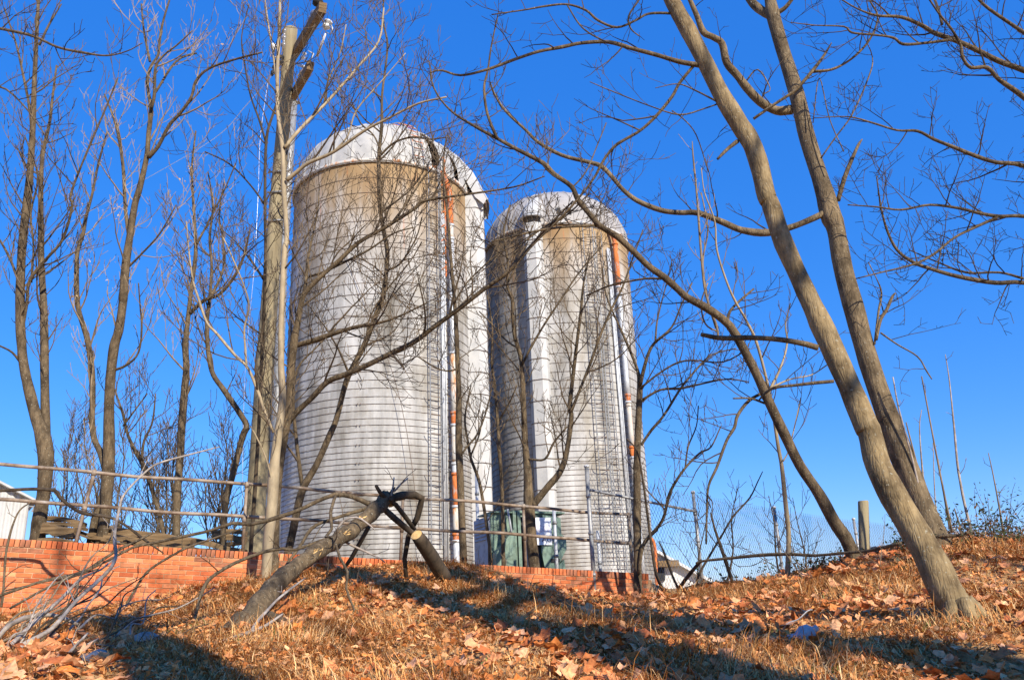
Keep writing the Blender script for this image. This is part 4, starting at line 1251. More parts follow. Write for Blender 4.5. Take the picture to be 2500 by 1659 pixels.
# --- trees in front of the large silo
tree("bare tree with long ascending limbs spreading across the tall silo",
     [([(668, 1340, 26), (672, 1230, 25), (682, 1130, 24), (694, 1060, 22), (706, 985, 20), (711, 900, 20), (718, 830, 19), (726, 791, 16), (734, 745, 14), (746, 712, 13), (791, 668, 11), (830, 634, 11), (875, 592, 10), (937, 557, 9), (967, 538, 9), (1013, 508, 8), (1030, 492, 8), (1085, 482, 6), (1170, 470, 5), (1260, 455, 4), (1330, 430, 3)], 13.6, 12.2),
      ([(696, 1040, 14), (725, 1005, 14), (761, 971, 14), (799, 932, 14), (845, 913, 15), (898, 890, 14), (967, 856, 13), (1013, 833, 13), (1059, 798, 12), (1117, 756, 11), (1185, 703, 11), (1243, 661, 10), (1300, 596, 8), (1345, 545, 6), (1400, 490, 4)], 13.6, 11.6),
      ([(716, 845, 14), (740, 838, 14), (772, 829, 14), (814, 814, 12), (850, 803, 11), (883, 795, 10), (937, 785, 7), (983, 768, 5), (1040, 740, 4)], 13.5, 12.6),
      ([(742, 715, 9), (748, 676, 9), (752, 630, 7), (762, 580, 5), (775, 520, 4), (780, 450, 3)], 13.3, 13.8),
      ([(755, 675, 7), (790, 664, 6), (840, 640, 6), (900, 610, 5), (960, 570, 4), (1010, 555, 3)], 13.2, 12.6),
      ([(960, 540, 6), (990, 500, 5), (1030, 440, 4), (1070, 390, 3), (1095, 330, 2)], 12.6, 12.9),
      ([(1330, 560, 5), (1390, 520, 4), (1440, 470, 3)], 11.8, 11.5)],
     per_m=2.6, L=1.15, up=.3, t0=.35, sprout_on=None)
tree("thin winding bare tree crossing in front of the middle of the tall silo",
     [([(703, 1350, 19), (710, 1318, 20), (715, 1296, 20), (726, 1243, 19), (741, 1189, 19), (772, 1135, 16), (806, 1059, 15), (822, 1020, 14), (845, 932, 14), (868, 883, 14), (895, 829, 14), (925, 749, 13), (937, 714, 12), (944, 653, 11), (945, 607, 11), (934, 550, 10), (926, 480, 10), (925, 383, 9), (932, 306, 8), (933, 230, 6), (946, 115, 5), (936, 50, 4), (938, -40, 3)], 14.4, 13.4),
      ([(738, 1185, 10), (730, 1130, 10), (722, 1059, 9), (716, 980, 7), (726, 900, 5), (770, 850, 4), (820, 800, 3)], 14.4, 14.0),
      ([(925, 383, 6), (960, 350, 5), (1005, 335, 5), (1050, 340, 4), (1090, 335, 3)], 13.5, 13.0),
      ([(930, 370, 5), (912, 330, 4), (880, 300, 4), (860, 250, 3)], 13.5, 13.8),
      ([(895, 829, 5), (905, 770, 4), (950, 700, 4), (1000, 640, 3), (1030, 590, 3)], 14.0, 13.5),
      ([(945, 660, 6), (975, 645, 5), (1000, 610, 4), (1020, 570, 3), (1030, 530, 3)], 13.8, 13.3)],
     per_m=2.5, L=1.1, up=.3, t0=.3)
tree("straight bare sapling in front of the tall silo's blower pipe",
     [([(1133, 1386, 18), (1130, 1327, 18), (1124, 1174, 18), (1120, 1080, 17), (1120, 960, 14), (1117, 883, 12), (1114, 806, 11), (1109, 730, 9), (1101, 634, 8), (1094, 538, 6), (1085, 460, 5), (1082, 400, 4), (1090, 330, 3)], 15.6, 15.4),
      ([(1108, 740, 5), (1140, 690, 4), (1180, 650, 4), (1215, 620, 3)], 15.4, 15.0),
      ([(1120, 900, 5), (1090, 905, 4), (1060, 895, 4), (1020, 870, 3)], 15.5, 15.0),
      ([(1126, 1110, 5), (1140, 1090, 5), (1165, 1060, 5), (1185, 1010, 4), (1200, 950, 3)], 15.5, 15.7)],
     per_m=2.4, L=.75, up=.45, t0=.3)
tree("spindly leaning sapling beside the tall silo's chute",
     [([(1195, 1330, 8), (1185, 1260, 8), (1170, 1175, 8), (1150, 1120, 7), (1143, 1080, 6), (1135, 1020, 5), (1150, 940, 3)], 17.5, 17.3),
      ([(1150, 1110, 5), (1170, 1060, 4), (1180, 1000, 3)], 17.4, 17.6)], per_m=2.6, L=.7, up=.5, twig='twig')
tree("bare tree forking low in front of the transformer cabinet",
     [([(1307, 1402, 27), (1303, 1370, 27), (1296, 1290, 26), (1292, 1240, 26), (1290, 1200, 24), (1288, 1150, 20), (1282, 1080, 15), (1277, 959, 13), (1273, 883, 11), (1266, 852, 10), (1254, 806, 9), (1250, 730, 8), (1239, 699, 7), (1240, 640, 6), (1230, 570, 5), (1245, 500, 4)], 15.9, 15.4),
      ([(1300, 1232, 20), (1315, 1215, 18), (1340, 1185, 17), (1368, 1150, 15), (1384, 1100, 13), (1395, 1017, 12), (1391, 990, 11), (1403, 883, 9), (1410, 825, 8), (1418, 760, 7), (1425, 690, 5), (1440, 620, 4)], 15.8, 15.4),
      ([(1394, 1005, 8), (1412, 960, 7), (1440, 890, 7), (1465, 820, 6), (1490, 760, 6), (1520, 700, 5), (1545, 630, 4), (1570, 560, 3)], 15.5, 15.0),
      ([(1291, 1120, 5), (1330, 1120, 6), (1352, 1080, 5), (1385, 1040, 4)], 15.7, 15.2),
      ([(1275, 890, 6), (1295, 850, 6), (1330, 790, 5), (1370, 730, 5), (1410, 670, 4), (1460, 610, 3)], 15.5, 14.9),
      ([(1265, 850, 5), (1235, 830, 4), (1200, 790, 4), (1170, 760, 3)], 15.5, 15.9),
      ([(1240, 690, 4), (1260, 650, 4), (1285, 600, 3), (1300, 550, 3)], 15.4, 15.0)],
     per_m=2.5, L=1.0, up=.35, t0=.3)
tree("thin bare sapling in the gap between the two silos",
     [([(1228, 1330, 9), (1226, 1200, 9), (1220, 1110, 9), (1215, 1030, 8), (1208, 940, 7), (1200, 880, 6), (1202, 800, 4), (1190, 720, 3)], 17.0, 16.8),
      ([(1216, 1030, 5), (1245, 980, 4), (1262, 940, 3)], 17, 16.6)], per_m=2.8, L=.7, up=.4)
tree("bare tree growing in front of the right end of the brick wall",
     [([(1557, 1468, 22), (1557, 1440, 21), (1556, 1300, 20), (1555, 1180, 18), (1556, 1100, 17), (1560, 997, 16), (1562, 940, 13), (1556, 902, 8), (1540, 860, 7), (1525, 825, 6), (1506, 783, 5), (1480, 720, 4), (1470, 650, 3)], 15.4, 15.2),
      ([(1563, 938, 10), (1572, 900, 9), (1583, 863, 8), (1598, 837, 7), (1640, 798, 5), (1665, 740, 4), (1690, 690, 3)], 15.2, 14.6),
      ([(1566, 945, 6), (1606, 913, 5), (1652, 886, 5), (1694, 879, 4), (1766, 883, 4), (1830, 850, 3)], 15.2, 14.2),
      ([(1567, 976, 7), (1613, 951, 6), (1659, 948, 6), (1697, 940, 5), (1774, 925, 4), (1828, 932, 3)], 15.3, 14.4),
      ([(1566, 1085, 7), (1590, 1050, 7), (1621, 1013, 6), (1659, 952, 6), (1690, 913, 5), (1736, 867, 4), (1797, 850, 3)], 15.3, 16.0),
      ([(1560, 1400, 8), (1566, 1345, 9), (1577, 1319, 9), (1617, 1270, 8), (1632, 1212, 7), (1648, 1178, 7), (1675, 1139, 6), (1709, 1105, 5), (1736, 1090, 4), (1760, 1040, 3)], 15.3, 15.0),
      ([(1673, 1140, 4), (1680, 1090, 4), (1700, 1040, 3), (1705, 990, 3)], 15.1, 15.2),
      ([(1600, 835, 5), (1605, 780, 4), (1625, 700, 3), (1640, 640, 3)], 14.9, 15.2)],
     per_m=2.4, L=.8, up=.4, t0=.5)
# --- right side: slanting tree and the two big leaning trunks
tree("slanting bare tree leaning left from the bank with a long arching limb",
     [([(2104, 1412, 38), (2091, 1377, 36), (2068, 1319, 33), (2037, 1273, 30), (1999, 1204, 27), (1953, 1136, 25), (1915, 1059, 24), (1873, 971, 23), (1847, 913, 22), (1828, 875, 21), (1797, 818, 21), (1774, 787, 20), (1728, 753, 20), (1678, 726, 18), (1652, 703, 17), (1621, 676, 17), (1583, 649, 16), (1544, 611, 15), (1506, 577, 15), (1464, 550, 14), (1430, 511, 13), (1410, 486, 13), (1395, 455, 12), (1353, 425, 11), (1326, 398, 11), (1261, 364, 10), (1219, 341, 8), (1155, 306, 7), (1098, 268, 5), (1059, 214, 4), (1048, 150, 3)], 12.6, 11.0),
      ([(1215, 338, 7), (1208, 325, 8), (1189, 275, 7), (1182, 214, 6), (1191, 172, 5), (1200, 110, 4), (1215, 40, 3)], 11.2, 11.0),
      ([(1458, 550, 8), (1390, 553, 7), (1330, 560, 6), (1260, 575, 5), (1200, 590, 4)], 11.6, 10.9),
      ([(1618, 680, 6), (1575, 680, 6), (1529, 688, 5), (1483, 699, 5), (1430, 722, 4)], 11.9, 12.6),
      ([(1775, 788, 10), (1782, 760, 7), (1805, 735, 6), (1840, 705, 5)], 12.1, 12.5),
      ([(1862, 958, 8), (1828, 978, 8), (1801, 1013, 8), (1793, 1043, 8), (1774, 1075, 7), (1750, 1140, 7), (1730, 1185, 6), (1726, 1240, 5), (1724, 1327, 5)], 12.3, 11.8),
      ([(1870, 985, 6), (1832, 972, 5), (1790, 972, 4)], 12.3, 12.0),
      ([(1410, 486, 6), (1372, 528, 6), (1320, 560, 5), (1270, 600, 4), (1230, 650, 3)], 11.5, 11.2),
      ([(1395, 460, 4), (1430, 420, 4), (1460, 350, 3), (1480, 300, 3)], 11.5, 11.9)],
     bark='bark', twig='twig_dark', per_m=2.1, L=.75, up=.45, t0=.45, ang=(35, 75))
big = [([(2352, 1540, 104), (2343, 1499, 90), (2322, 1462, 84), (2307, 1438, 80), (2273, 1365, 77), (2229, 1289, 72), (2183, 1212, 67), (2144, 1136, 63), (2124, 1059, 60), (2113, 1036, 59), (2081, 959, 57), (2047, 883, 56), (2012, 806, 55), (1976, 730, 50), (1940, 653, 46), (1907, 577, 46), (1882, 500, 45), (1872, 480, 45), (1853, 402, 45), (1834, 348, 48), (1807, 306, 46), (1761, 230, 42), (1722, 153, 41), (1682, 77, 40), (1650, 20, 38), (1615, -50, 35)], 8.0, 8.9),
       ([(1712, 160, 13), (1659, 151, 12), (1602, 134, 11), (1544, 119, 10), (1487, 103, 10), (1422, 105, 9), (1372, 115, 9), (1315, 126, 8), (1257, 145, 8), (1189, 170, 7), (1124, 184, 6), (1078, 172, 5), (1048, 178, 3)], 8.8, 8.2),
       ([(1694, 160, 8), (1659, 203, 8), (1640, 237, 8), (1602, 283, 8), (1564, 318, 8), (1525, 341, 8), (1502, 356, 8), (1479, 383, 7), (1464, 409, 7), (1449, 436, 6), (1414, 482, 6), (1372, 528, 5), (1300, 600, 4), (1250, 660, 3)], 8.8, 9.6),
       ([(1660, 40, 8), (1636, 33, 7), (1583, 34, 6), (1552, 50, 6), (1506, 67, 6), (1460, 50, 6), (1430, 25, 6), (1384, 11, 5), (1334, 15, 5), (1277, 25, 4), (1200, 36, 3)], 8.9, 8.4),
       ([(1384, 11, 4), (1410, 54, 4), (1437, 80, 4), (1480, 103, 4)], 8.6, 8.3),
       ([(1995, 848, 17), (1960, 838, 15), (1900, 828, 14), (1830, 824, 14), (1760, 825, 13), (1712, 816, 11)], 8.3, 8.0),
       ([(2036, 930, 9), (1990, 934, 9), (1940, 940, 8), (1895, 945, 8), (1870, 958, 6), (1850, 980, 4)], 8.2, 8.4),
       ([(1800, 345, 11), (1775, 365, 9), (1752, 388, 7)], 8.7, 8.6),
       ([(1790, 265, 5), (1745, 245, 5), (1700, 222, 4), (1655, 205, 3), (1600, 215, 2)], 8.8, 8.5),
       ([(1775, 245, 4), (1720, 265, 4), (1660, 280, 4), (1590, 260, 3), (1500, 225, 3), (1440, 200, 2)], 8.8, 8.2),
       ([(1730, 420, 3), (1700, 330, 3), (1668, 290, 3), (1640, 270, 3)], 9.0, 8.8),
       ([(1560, 0, 5), (1535, 40, 5), (1540, 70, 4), (1560, 88, 3)], 8.6, 8.6)]
def slimmer(st, k=.87):
    return [([(x, y, w * k) for x, y, w in pts], a_, b_) for pts, a_, b_ in st]
big = slimmer(big, .97)
BIGROOT = tree("thick leaning foreground tree trunk rising from the leaf covered bank", big, bark='bark_big', twig='twig_dark', per_m=1.7, L=.62, up=.15, t0=.62, tip=.0026, crook=.2, ang=(35, 80), sprout_on=[1, 2, 3, 4, 8, 9, 10, 11])
sec = [([(2300, 1345, 66), (2280, 1300, 62), (2243, 1212, 60), (2211, 1136, 60), (2165, 1010, 57), (2121, 883, 53), (2089, 768, 51), (2058, 653, 49), (2041, 560, 48), (2028, 525, 52), (2010, 459, 46), (1973, 344, 42), (1945, 230, 38), (1909, 115, 36), (1888, 40, 36), (1882, 10, 30), (1874, -50, 24)], 11.7, 12.6),
       ([(2022, 515, 18), (1985, 533, 17), (1930, 555, 17), (1873, 568, 20), (1812, 562, 18), (1766, 543, 17), (1705, 520, 15), (1659, 519, 14), (1613, 513, 14), (1556, 490, 13), (1521, 463, 12), (1498, 436, 12), (1468, 406, 12), (1430, 394, 11), (1372, 379, 10), (1315, 348, 9), (1284, 318, 8), (1238, 275, 7), (1211, 237, 6), (1196, 200, 4)], 12.2, 13.0),
       ([(1932, 268, 26), (1896, 270, 24), (1857, 249, 23), (1823, 214, 22), (1800, 184, 21), (1774, 153, 20), (1763, 107, 18), (1743, 92, 17), (1717, 78, 17), (1701, 38, 14), (1680, -10, 12)], 12.5, 11.9),
       ([(1885, 38, 26), (1862, 28, 24), (1838, 8, 22), (1815, -30, 20)], 12.6, 12.9),
       ([(1900, 30, 14), (1918, 18, 11), (1940, -10, 9)], 12.6, 12.4),
       ([(2046, 490, 13), (2060, 440, 12), (2075, 400, 11), (2095, 355, 8), (2105, 340, 3)], 12.2, 12.0),
       ([(1840, 290, 8), (1890, 255, 8), (1940, 222, 9), (1965, 195, 9), (1990, 165, 9), (2012, 135, 7), (2030, 105, 3)], 12.3, 11.9),
       ([(1985, 175, 8), (2030, 170, 7), (2070, 150, 6), (2105, 120, 6), (2130, 85, 5), (2143, 40, 5), (2125, 5, 4), (2110, -30, 3)], 12.1, 11.7),
       ([(2005, 385, 4), (2040, 335, 4), (2080, 280, 4), (2120, 190, 4), (2130, 140, 3), (2105, 80, 2)], 12.2, 11.8),
       ([(1985, 300, 3), (2000, 190, 3), (2025, 290, 3), (2060, 370, 3)], 12.1, 11.8),
       ([(2138, 830, 10), (2150, 780, 9), (2165, 755, 9), (2178, 725, 8), (2186, 715, 4)], 11.9, 11.7),
       ([(2135, 840, 6), (2145, 760, 6), (2152, 715, 5), (2140, 680, 3), (2120, 640, 3)], 11.9, 12.2),
       ([(2150, 812, 5), (2190, 840, 4), (2240, 870, 4), (2262, 905, 4), (2275, 925, 3)], 11.9, 11.5),
       ([(1820, 200, 4), (1850, 170, 4), (1880, 215, 3), (1865, 230, 3)], 12.3, 12.0)]
sec = slimmer(sec, .92)
M['bark_mid'] = bark_mat("darker_grey_bark", (.06, .044, .026), (.16, .12, .07), (.26, .2, .122), 1.0, .5)
tree("second leaning tree trunk close behind the thick leaning trunk on the bank", sec, bark='bark_mid', twig='twig_dark', per_m=1.8, L=.6, up=.2, t0=.8, tip=.0026, crook=.2, ang=(35, 80), sprout_on=[1, 2, 6, 7, 8, 10, 11, 12])
tree("thin upright sapling between the slanting tree and the fence post",
     [([(1922, 1410, 13), (1924, 1370, 13), (1925, 1300, 12), (1917, 1220, 11), (1909, 1140, 10), (1900, 1090, 9), (1888, 1010, 8), (1878, 960, 9), (1870, 920, 7), (1845, 830, 7), (1815, 770, 6), (1795, 735, 6), (1775, 690, 5), (1750, 610, 5), (1745, 540, 4), (1720, 470, 3), (1712, 410, 2)], 13.4, 11.6),
      ([(1880, 950, 7), (1900, 910, 6), (1915, 870, 5), (1922, 830, 5), (1918, 790, 4), (1930, 740, 3)], 12.4, 12.6),
      ([(1884, 945, 5), (1930, 925, 4), (1980, 915, 3), (2020, 890, 3)], 12.4, 12.8),
      ([(1912, 1125, 4), (1925, 1100, 3), (1940, 1040, 3), (1955, 970, 2)], 12.8, 13.0)], bark='bark_pale', twig='twig', per_m=2, L=.7, up=.5, t0=.3)
tree("tall tan saplings clump hanging over the slanting tree's limb",
     [([(1755, 830, 6), (1748, 790, 6), (1735, 760, 6), (1720, 700, 6), (1712, 620, 6), (1706, 540, 6), (1700, 460, 5), (1692, 380, 4), (1690, 345, 2)], 12.2, 12.0),
      ([(1748, 800, 5), (1730, 740, 5), (1716, 640, 4), (1728, 560, 4), (1712, 470, 3)], 12.2, 12.5),
      ([(1752, 810, 4), (1722, 790, 4), (1712, 740, 4), (1728, 690, 3)], 12.2, 11.8)], bark='twig_pale', twig='twig_pale', per_m=2, L=.4, up=.6, t0=.2, foot=False, name="sucker_shoots", cat="shoots", levels=2)
# root flare of the big trunk
bo_ = np.array(BIGROOT.location)
for az_, ln_, rr_ in ((-2.7, .2, .085), (-1.5, .2, .09), (-.3, .24, .085), (1.6, .2, .08)):
    d_ = np.array([math.cos(az_), math.sin(az_)])
    pts_ = []
    for t_ in (0, .35, .7, 1.0):
        x_, y_ = bo_[0] + d_[0] * (.06 + ln_ * t_), bo_[1] + d_[1] * (.06 + ln_ * t_)
        pts_.append([x_, y_, gz(x_, y_) + (.15 * (1 - t_) ** 1.3 - .07 * t_)])
    p_ = catmull(pts_, 4)
    MB().tube(p_, np.linspace(rr_, rr_ * .3, len(p_)), 10, wob=.05).build("root", M['bark_big'], BIGROOT, True, bo_)
# tree whose trunk stands just outside the frame to the right
tree("bare tree with dark limbs reaching in beyond the leaning trunks",
     [([(2880, 1420, 80), (2850, 1200, 70), (2830, 900, 62), (2800, 600, 55), (2780, 300, 46), (2790, 50, 36), (2800, -200, 26)], 12.5, 12.5),
      ([(2792, 520, 24), (2650, 450, 18), (2560, 300, 15), (2500, 238, 13), (2440, 195, 11), (2410, 165, 10), (2370, 165, 8), (2350, 140, 8), (2345, 110, 7), (2322, 70, 6), (2290, 30, 5), (2250, -30, 4)], 12.3, 11.0),
      ([(2780, 320, 26), (2620, 220, 20), (2500, 172, 14), (2440, 150, 13), (2380, 120, 13), (2330, 98, 12), (2280, 80, 11), (2250, 62, 10), (2200, 42, 8), (2140, 38, 6), (2090, 20, 4), (2040, -10, 3)], 12.4, 11.2),
      ([(2330, 96, 8), (2260, 105, 7), (2205, 108, 7), (2180, 92, 6), (2130, 85, 5), (2080, 80, 5), (2060, 65, 4), (1990, 62, 3), (1930, 55, 2)], 11.6, 11.0),
      ([(2795, 560, 22), (2640, 460, 16), (2500, 405, 11), (2430, 396, 10), (2380, 380, 10), (2330, 360, 9), (2280, 340, 8), (2240, 320, 7), (2190, 318, 5), (2130, 300, 5), (2070, 285, 3), (1990, 288, 2)], 12.4, 11.4),
      ([(2800, 640, 20), (2640, 550, 14), (2500, 528, 9), (2440, 528, 9), (2390, 520, 8), (2340, 508, 7), (2270, 500, 6), (2200, 512, 5), (2140, 505, 4), (2070, 500, 3)], 12.4, 11.6),
      ([(2440, 528, 7), (2380, 555, 7), (2330, 580, 6), (2280, 620, 6), (2230, 645, 5), (2150, 665, 4), (2090, 680, 3)], 12.0, 11.4),
      ([(2810, 800, 20), (2640, 720, 14), (2500, 690, 11), (2430, 690, 11), (2340, 675, 10), (2270, 655, 9), (2230, 640, 8), (2190, 610, 7), (2165, 560, 6), (2150, 500, 4), (2140, 430, 3)], 12.5, 11.7),
      ([(2500, 680, 7), (2440, 665, 6), (2360, 665, 6), (2290, 640, 4), (2220, 610, 3)], 12.1, 12.6),
      ([(2560, 120, 12), (2470, 60, 9), (2400, 10, 7), (2360, -40, 5)], 12.0, 11.6),
      ([(2300, 60, 7), (2290, 20, 6), (2270, -30, 4)], 11.4, 11.6)],
     bark='bark', twig='twig_dark', per_m=2.6, L=.8, up=.25, t0=.5, tip=.0032, crook=.18, sprout_on=[1, 2, 3, 4, 5, 6, 7, 8, 9, 10], ang=(35, 80))
# tree outside the frame to the left, one limb reaching in
tree("bare tree with dark limbs reaching in past the twin stemmed tree",
     [([(-420, 1350, 70), (-400, 1000, 60), (-390, 600, 50), (-380, 200, 40), (-370, -100, 26)], 12.0, 12.0),
      ([(-385, 300, 16), (-200, 140, 12), (-60, 60, 9), (0, 70, 7), (80, 88, 7), (140, 115, 6), (200, 128, 6), (260, 136, 4), (310, 125, 3), (348, 105, 2)], 12, 10.8),
      ([(-390, 560, 14), (-200, 330, 10), (-60, 240, 7), (0, 212, 5), (60, 260, 4), (110, 330, 3)], 12, 11.2)],
     per_m=2.2, L=.7, up=.35, t0=.5, sprout_on=[1, 2], twig='twig_dark')
# saplings behind the timber stack and along the wall
for i in range(22):
    x = rng.uniform(120, 640) if i < 17 else rng.uniform(1590, 2050)
    Y = rng.uniform(17, 24) if i < 17 else rng.uniform(15.5, 17.5)
    yb = 1345 if i < 17 else 1430
    h = rng.uniform(150, 380) if i < 17 else rng.uniform(80, 260)
    w = rng.uniform(3.5, 6)
    lean = rng.uniform(-40, 40)
    bx = rng.uniform(-20, 20)
    st = [([(x, yb, w), (x + lean * .3 + bx, yb - h * .35, w * .85), (x + lean * .6 - bx * .4, yb - h * .7, w * .6), (x + lean, yb - h, w * .3)], Y, Y + rng.uniform(-.4, .4))]
    if i < 17:
        tree("spindly bare sapling among the thicket behind the timber stack", st, per_m=4.2, L=.8, up=.7, t0=.2, levels=2, group="saplings behind the timber stack", name="sapling", twig='twig', tip=.0045)
    else:
        tree("spindly dark sapling tangled along the foot of the chain link fence", st, per_m=3.5, L=.6, up=.35, t0=.2, levels=2, group="saplings along the fence", name="sapling", twig='twig_dark', bark='bark_dark')
# trees behind the viewer: their trunks throw the broad shadows over the bank
def back_tree(label, x, y, lean, r, h, seed):
    g = gz(x, y)
    b = np.array([x, y, g])
    root = empty("bare_tree", b, label, "tree", None)
    pts = np.array([[x, y, g - .3], [x, y, g + .4], [x + lean[0] * .35, y + lean[1] * .35, g + h * .35], [x + lean[0] * .7, y + lean[1] * .7, g + h * .7], [x + lean[0], y + lean[1], g + h]])
    p3 = catmull(pts, 5); rr = np.interp(np.linspace(0, 1, len(p3)), [0, .12, .6, 1], [r * 1.4, r, r * .75, r * .35])
    MB().tube(p3, rr, 16, wob=.03).build("trunk", M['bark_big'], root, True, b)
    tw = MB()
    for k in range(5):
        t = rng.uniform(.72, .97); j = int(t * (len(p3) - 1))
        az = rng.uniform(0, 6.28)
        d = np.array([math.cos(az), math.sin(az), rng.uniform(.3, 1.0)])
        path = twig_path(p3[j], d, h * rng.uniform(.2, .38), 8, .3, .15)
        rl_ = np.linspace(rr[j] * .5, .012, 9)
        MB().tube(path, rl_, 8).build("limb", M['bark'], root, True, b)
        sprout(tw, path, rl_, .8, 1.0, 1, 2, .3)
    tag(tw.build("crown", M['twig'], root, False, b), kind="stuff")
sdx, sdy = math.sin(SUN_AZ), -math.cos(SUN_AZ)          # ground direction towards the sun
def sunward(px, py, Y, dist):
    q = P(px, py, Y); return q[0] + sdx * dist, q[1] + sdy * dist
x_, y_ = sunward(1450, 1600, 7.5, 11.5)
back_tree("tall bare tree out of view whose trunk shades the middle of the bank", x_, y_, (.15, .2), .6, 15, 1)
x_, y_ = sunward(1900, 1560, 8.0, 12.5)
back_tree("tall bare tree out of view shading the bank below the leaning trunk", x_, y_, (-.3, .3), .5, 14, 2)
x_, y_ = sunward(300, 1600, 7.4, 9.5)
back_tree("stout bare tree out of view shading the brush below the brick wall", x_, y_, (.2, .2), .55, 9.2, 3)
x_, y_ = sunward(2400, 1640, 6.6, 11.5)
back_tree("bare tree out of view whose trunk shades the foot of the bank at its right", x_, y_, (.2, -.2), .45, 13, 4)

def slim(label, px, py, dist, r, h):
    q = P(px, py, wall_y(px)); back_tree(label, q[0] + sdx * dist, q[1] + sdy * dist, (.1, .1), r, h, 0)
slim("slim bare tree out of view throwing its shadow on the wall's left end", 122, 1400, 19.0, .09, 16)
slim("thin sapling out of view throwing a narrow shadow on the wall", 466, 1400, 19.5, .05, 15)
slim("slim bare tree out of view throwing its shadow on the wall's right end", 1556, 1420, 22.0, .11, 17)

# ------------------------------------------------------------------ fallen tree and cut log
def limb3(pts, Y0, Y1): return stem_to_3d(pts, Y0, Y1)
ft_stems = [("trunk", [(548, 1566, 78), (575, 1540, 70), (615, 1499, 62), (655, 1452, 56), (696, 1403, 47), (765, 1350, 42), (830, 1312, 40), (883, 1273, 39), (918, 1240, 40), (945, 1214, 36)], 8.6, 11.6, 'bark'),
            ("limb", [(930, 1225, 26), (955, 1214, 24), (985, 1208, 24), (1013, 1206, 22), (1030, 1214, 20), (1027, 1232, 18), (1018, 1262, 17), (1006, 1285, 16)], 11.5, 12.0, 'bark_dark'),
            ("limb", [(1006, 1290, 15), (997, 1310, 15), (987, 1365, 13), (992, 1408, 12)], 12.0, 12.2, 'bark_dark'),
            ("limb", [(918, 1184, 10), (926, 1200, 12), (945, 1216, 14), (967, 1231, 14), (990, 1262, 14), (1012, 1292, 13)], 11.3, 12.0, 'bark_dark'),
            ("limb", [(936, 1240, 18), (960, 1262, 18), (1000, 1296, 17), (1030, 1318, 16)], 11.5, 12.0, 'bark_dark'),
            ("limb", [(912, 1232, 14), (885, 1222, 14), (860, 1212, 14), (818, 1207, 13), (772, 1224, 12), (715, 1250, 12), (657, 1269, 12), (612, 1279, 11), (566, 1277, 10), (509, 1296, 9), (450, 1308, 9), (383, 1323, 8), (325, 1335, 8), (268, 1365, 7), (191, 1400, 6), (126, 1415, 5), (8, 1442, 4)], 11.4, 10.2, 'bark'),
            ("limb", [(818, 1210, 9), (807, 1250, 10), (810, 1289, 9), (795, 1310, 8), (814, 1312, 7), (830, 1361, 8), (849, 1396, 8), (845, 1434, 7), (858, 1470, 6), (876, 1512, 5)], 11.0, 9.6, 'bark'),
            ("limb", [(906, 1237, 11), (849, 1254, 10), (791, 1273, 10), (761, 1289, 10), (740, 1320, 10), (720, 1350, 9), (696, 1384, 7), (688, 1420, 4)], 11.4, 10.6, 'bark'),
            ("limb", [(814, 1308, 8), (761, 1327, 9), (720, 1342, 9), (690, 1338, 10), (643, 1346, 10), (574, 1373, 10), (535, 1395, 10), (509, 1415, 11), (490, 1449, 10), (474, 1518, 8), (455, 1560, 5)], 10.9, 9.0, 'bark'),
            ("limb", [(814, 1308, 7), (860, 1330, 7), (925, 1361, 5), (940, 1372, 3)], 10.9, 11.0, 'deadwood'),
            ("limb", [(900, 1285, 13), (880, 1320, 13), (858, 1360, 12), (842, 1384, 11)], 11.4, 11.8, 'bark_dark'),
            ("limb", [(817, 1300, 6), (840, 1270, 6), (870, 1262, 6), (895, 1275, 5), (915, 1293, 3)], 10.9, 10.8, 'deadwood'),
            ("limb", [(955, 1210, 6), (960, 1185, 5), (962, 1165, 4)], 11.5, 11.6, 'deadwood'), ("limb", [(962, 1200, 6), (980, 1180, 5), (996, 1166, 5)], 11.5, 11.6, 'deadwood')]
b0 = P(575, 1540, 8.7); b0[2] = gz(b0[0], b0[1])
ft = empty("fallen_tree", b0, "broken fallen tree trunk propped on the bank with tangled limbs", "fallen tree")
tw = MB()
for nm, pts, Y0, Y1, mk in ft_stems:
    p3, r = stem_to_3d([(x, y, w * (.92 if nm == 'trunk' else .82)) for x, y, w in pts], Y0, Y1, 4 if nm == 'trunk' else 1 if mk == 'bark_dark' else 2)
    p3 = p3 + rng.normal(size=p3.shape) * (r * .12)[:, None]
    sd_ = 20 if nm == "trunk" else 10
    kn = 1 + .05 * np.sin(np.arange(len(r)) * 1.3) + .03 * rng.normal(size=len(r))
    MB().tube(p3, r * kn, sd_, wob=.035).build(nm, M[mk], ft, True, b0)
    if nm != "trunk" and pts[0][2] < 15 and mk != 'bark_dark':
        sprout(tw, p3, r, 1.3, .5, 1, 2, .05, .15, crook=.2, tip=.0026)
tag(tw.build("twigs", M['twig'], ft, False, b0), kind="stuff")
# splintered break at the top of the trunk
bt = P(945, 1214, 11.6)
for k in range(9):
    d_ = np.array([.5, .35, .55]) + rng.normal(size=3) * .45
    d_ /= np.linalg.norm(d_)
    o_ = bt + rng.normal(size=3) * .05
    MB().tube([o_ - d_ * .12, o_ + d_ * .04, o_ + d_ * rng.uniform(.06, .12)], [.034, .026, .004], 5).build("splinter", M['bark_dark'] if k % 3 else M['cutwood'], ft, False, b0)
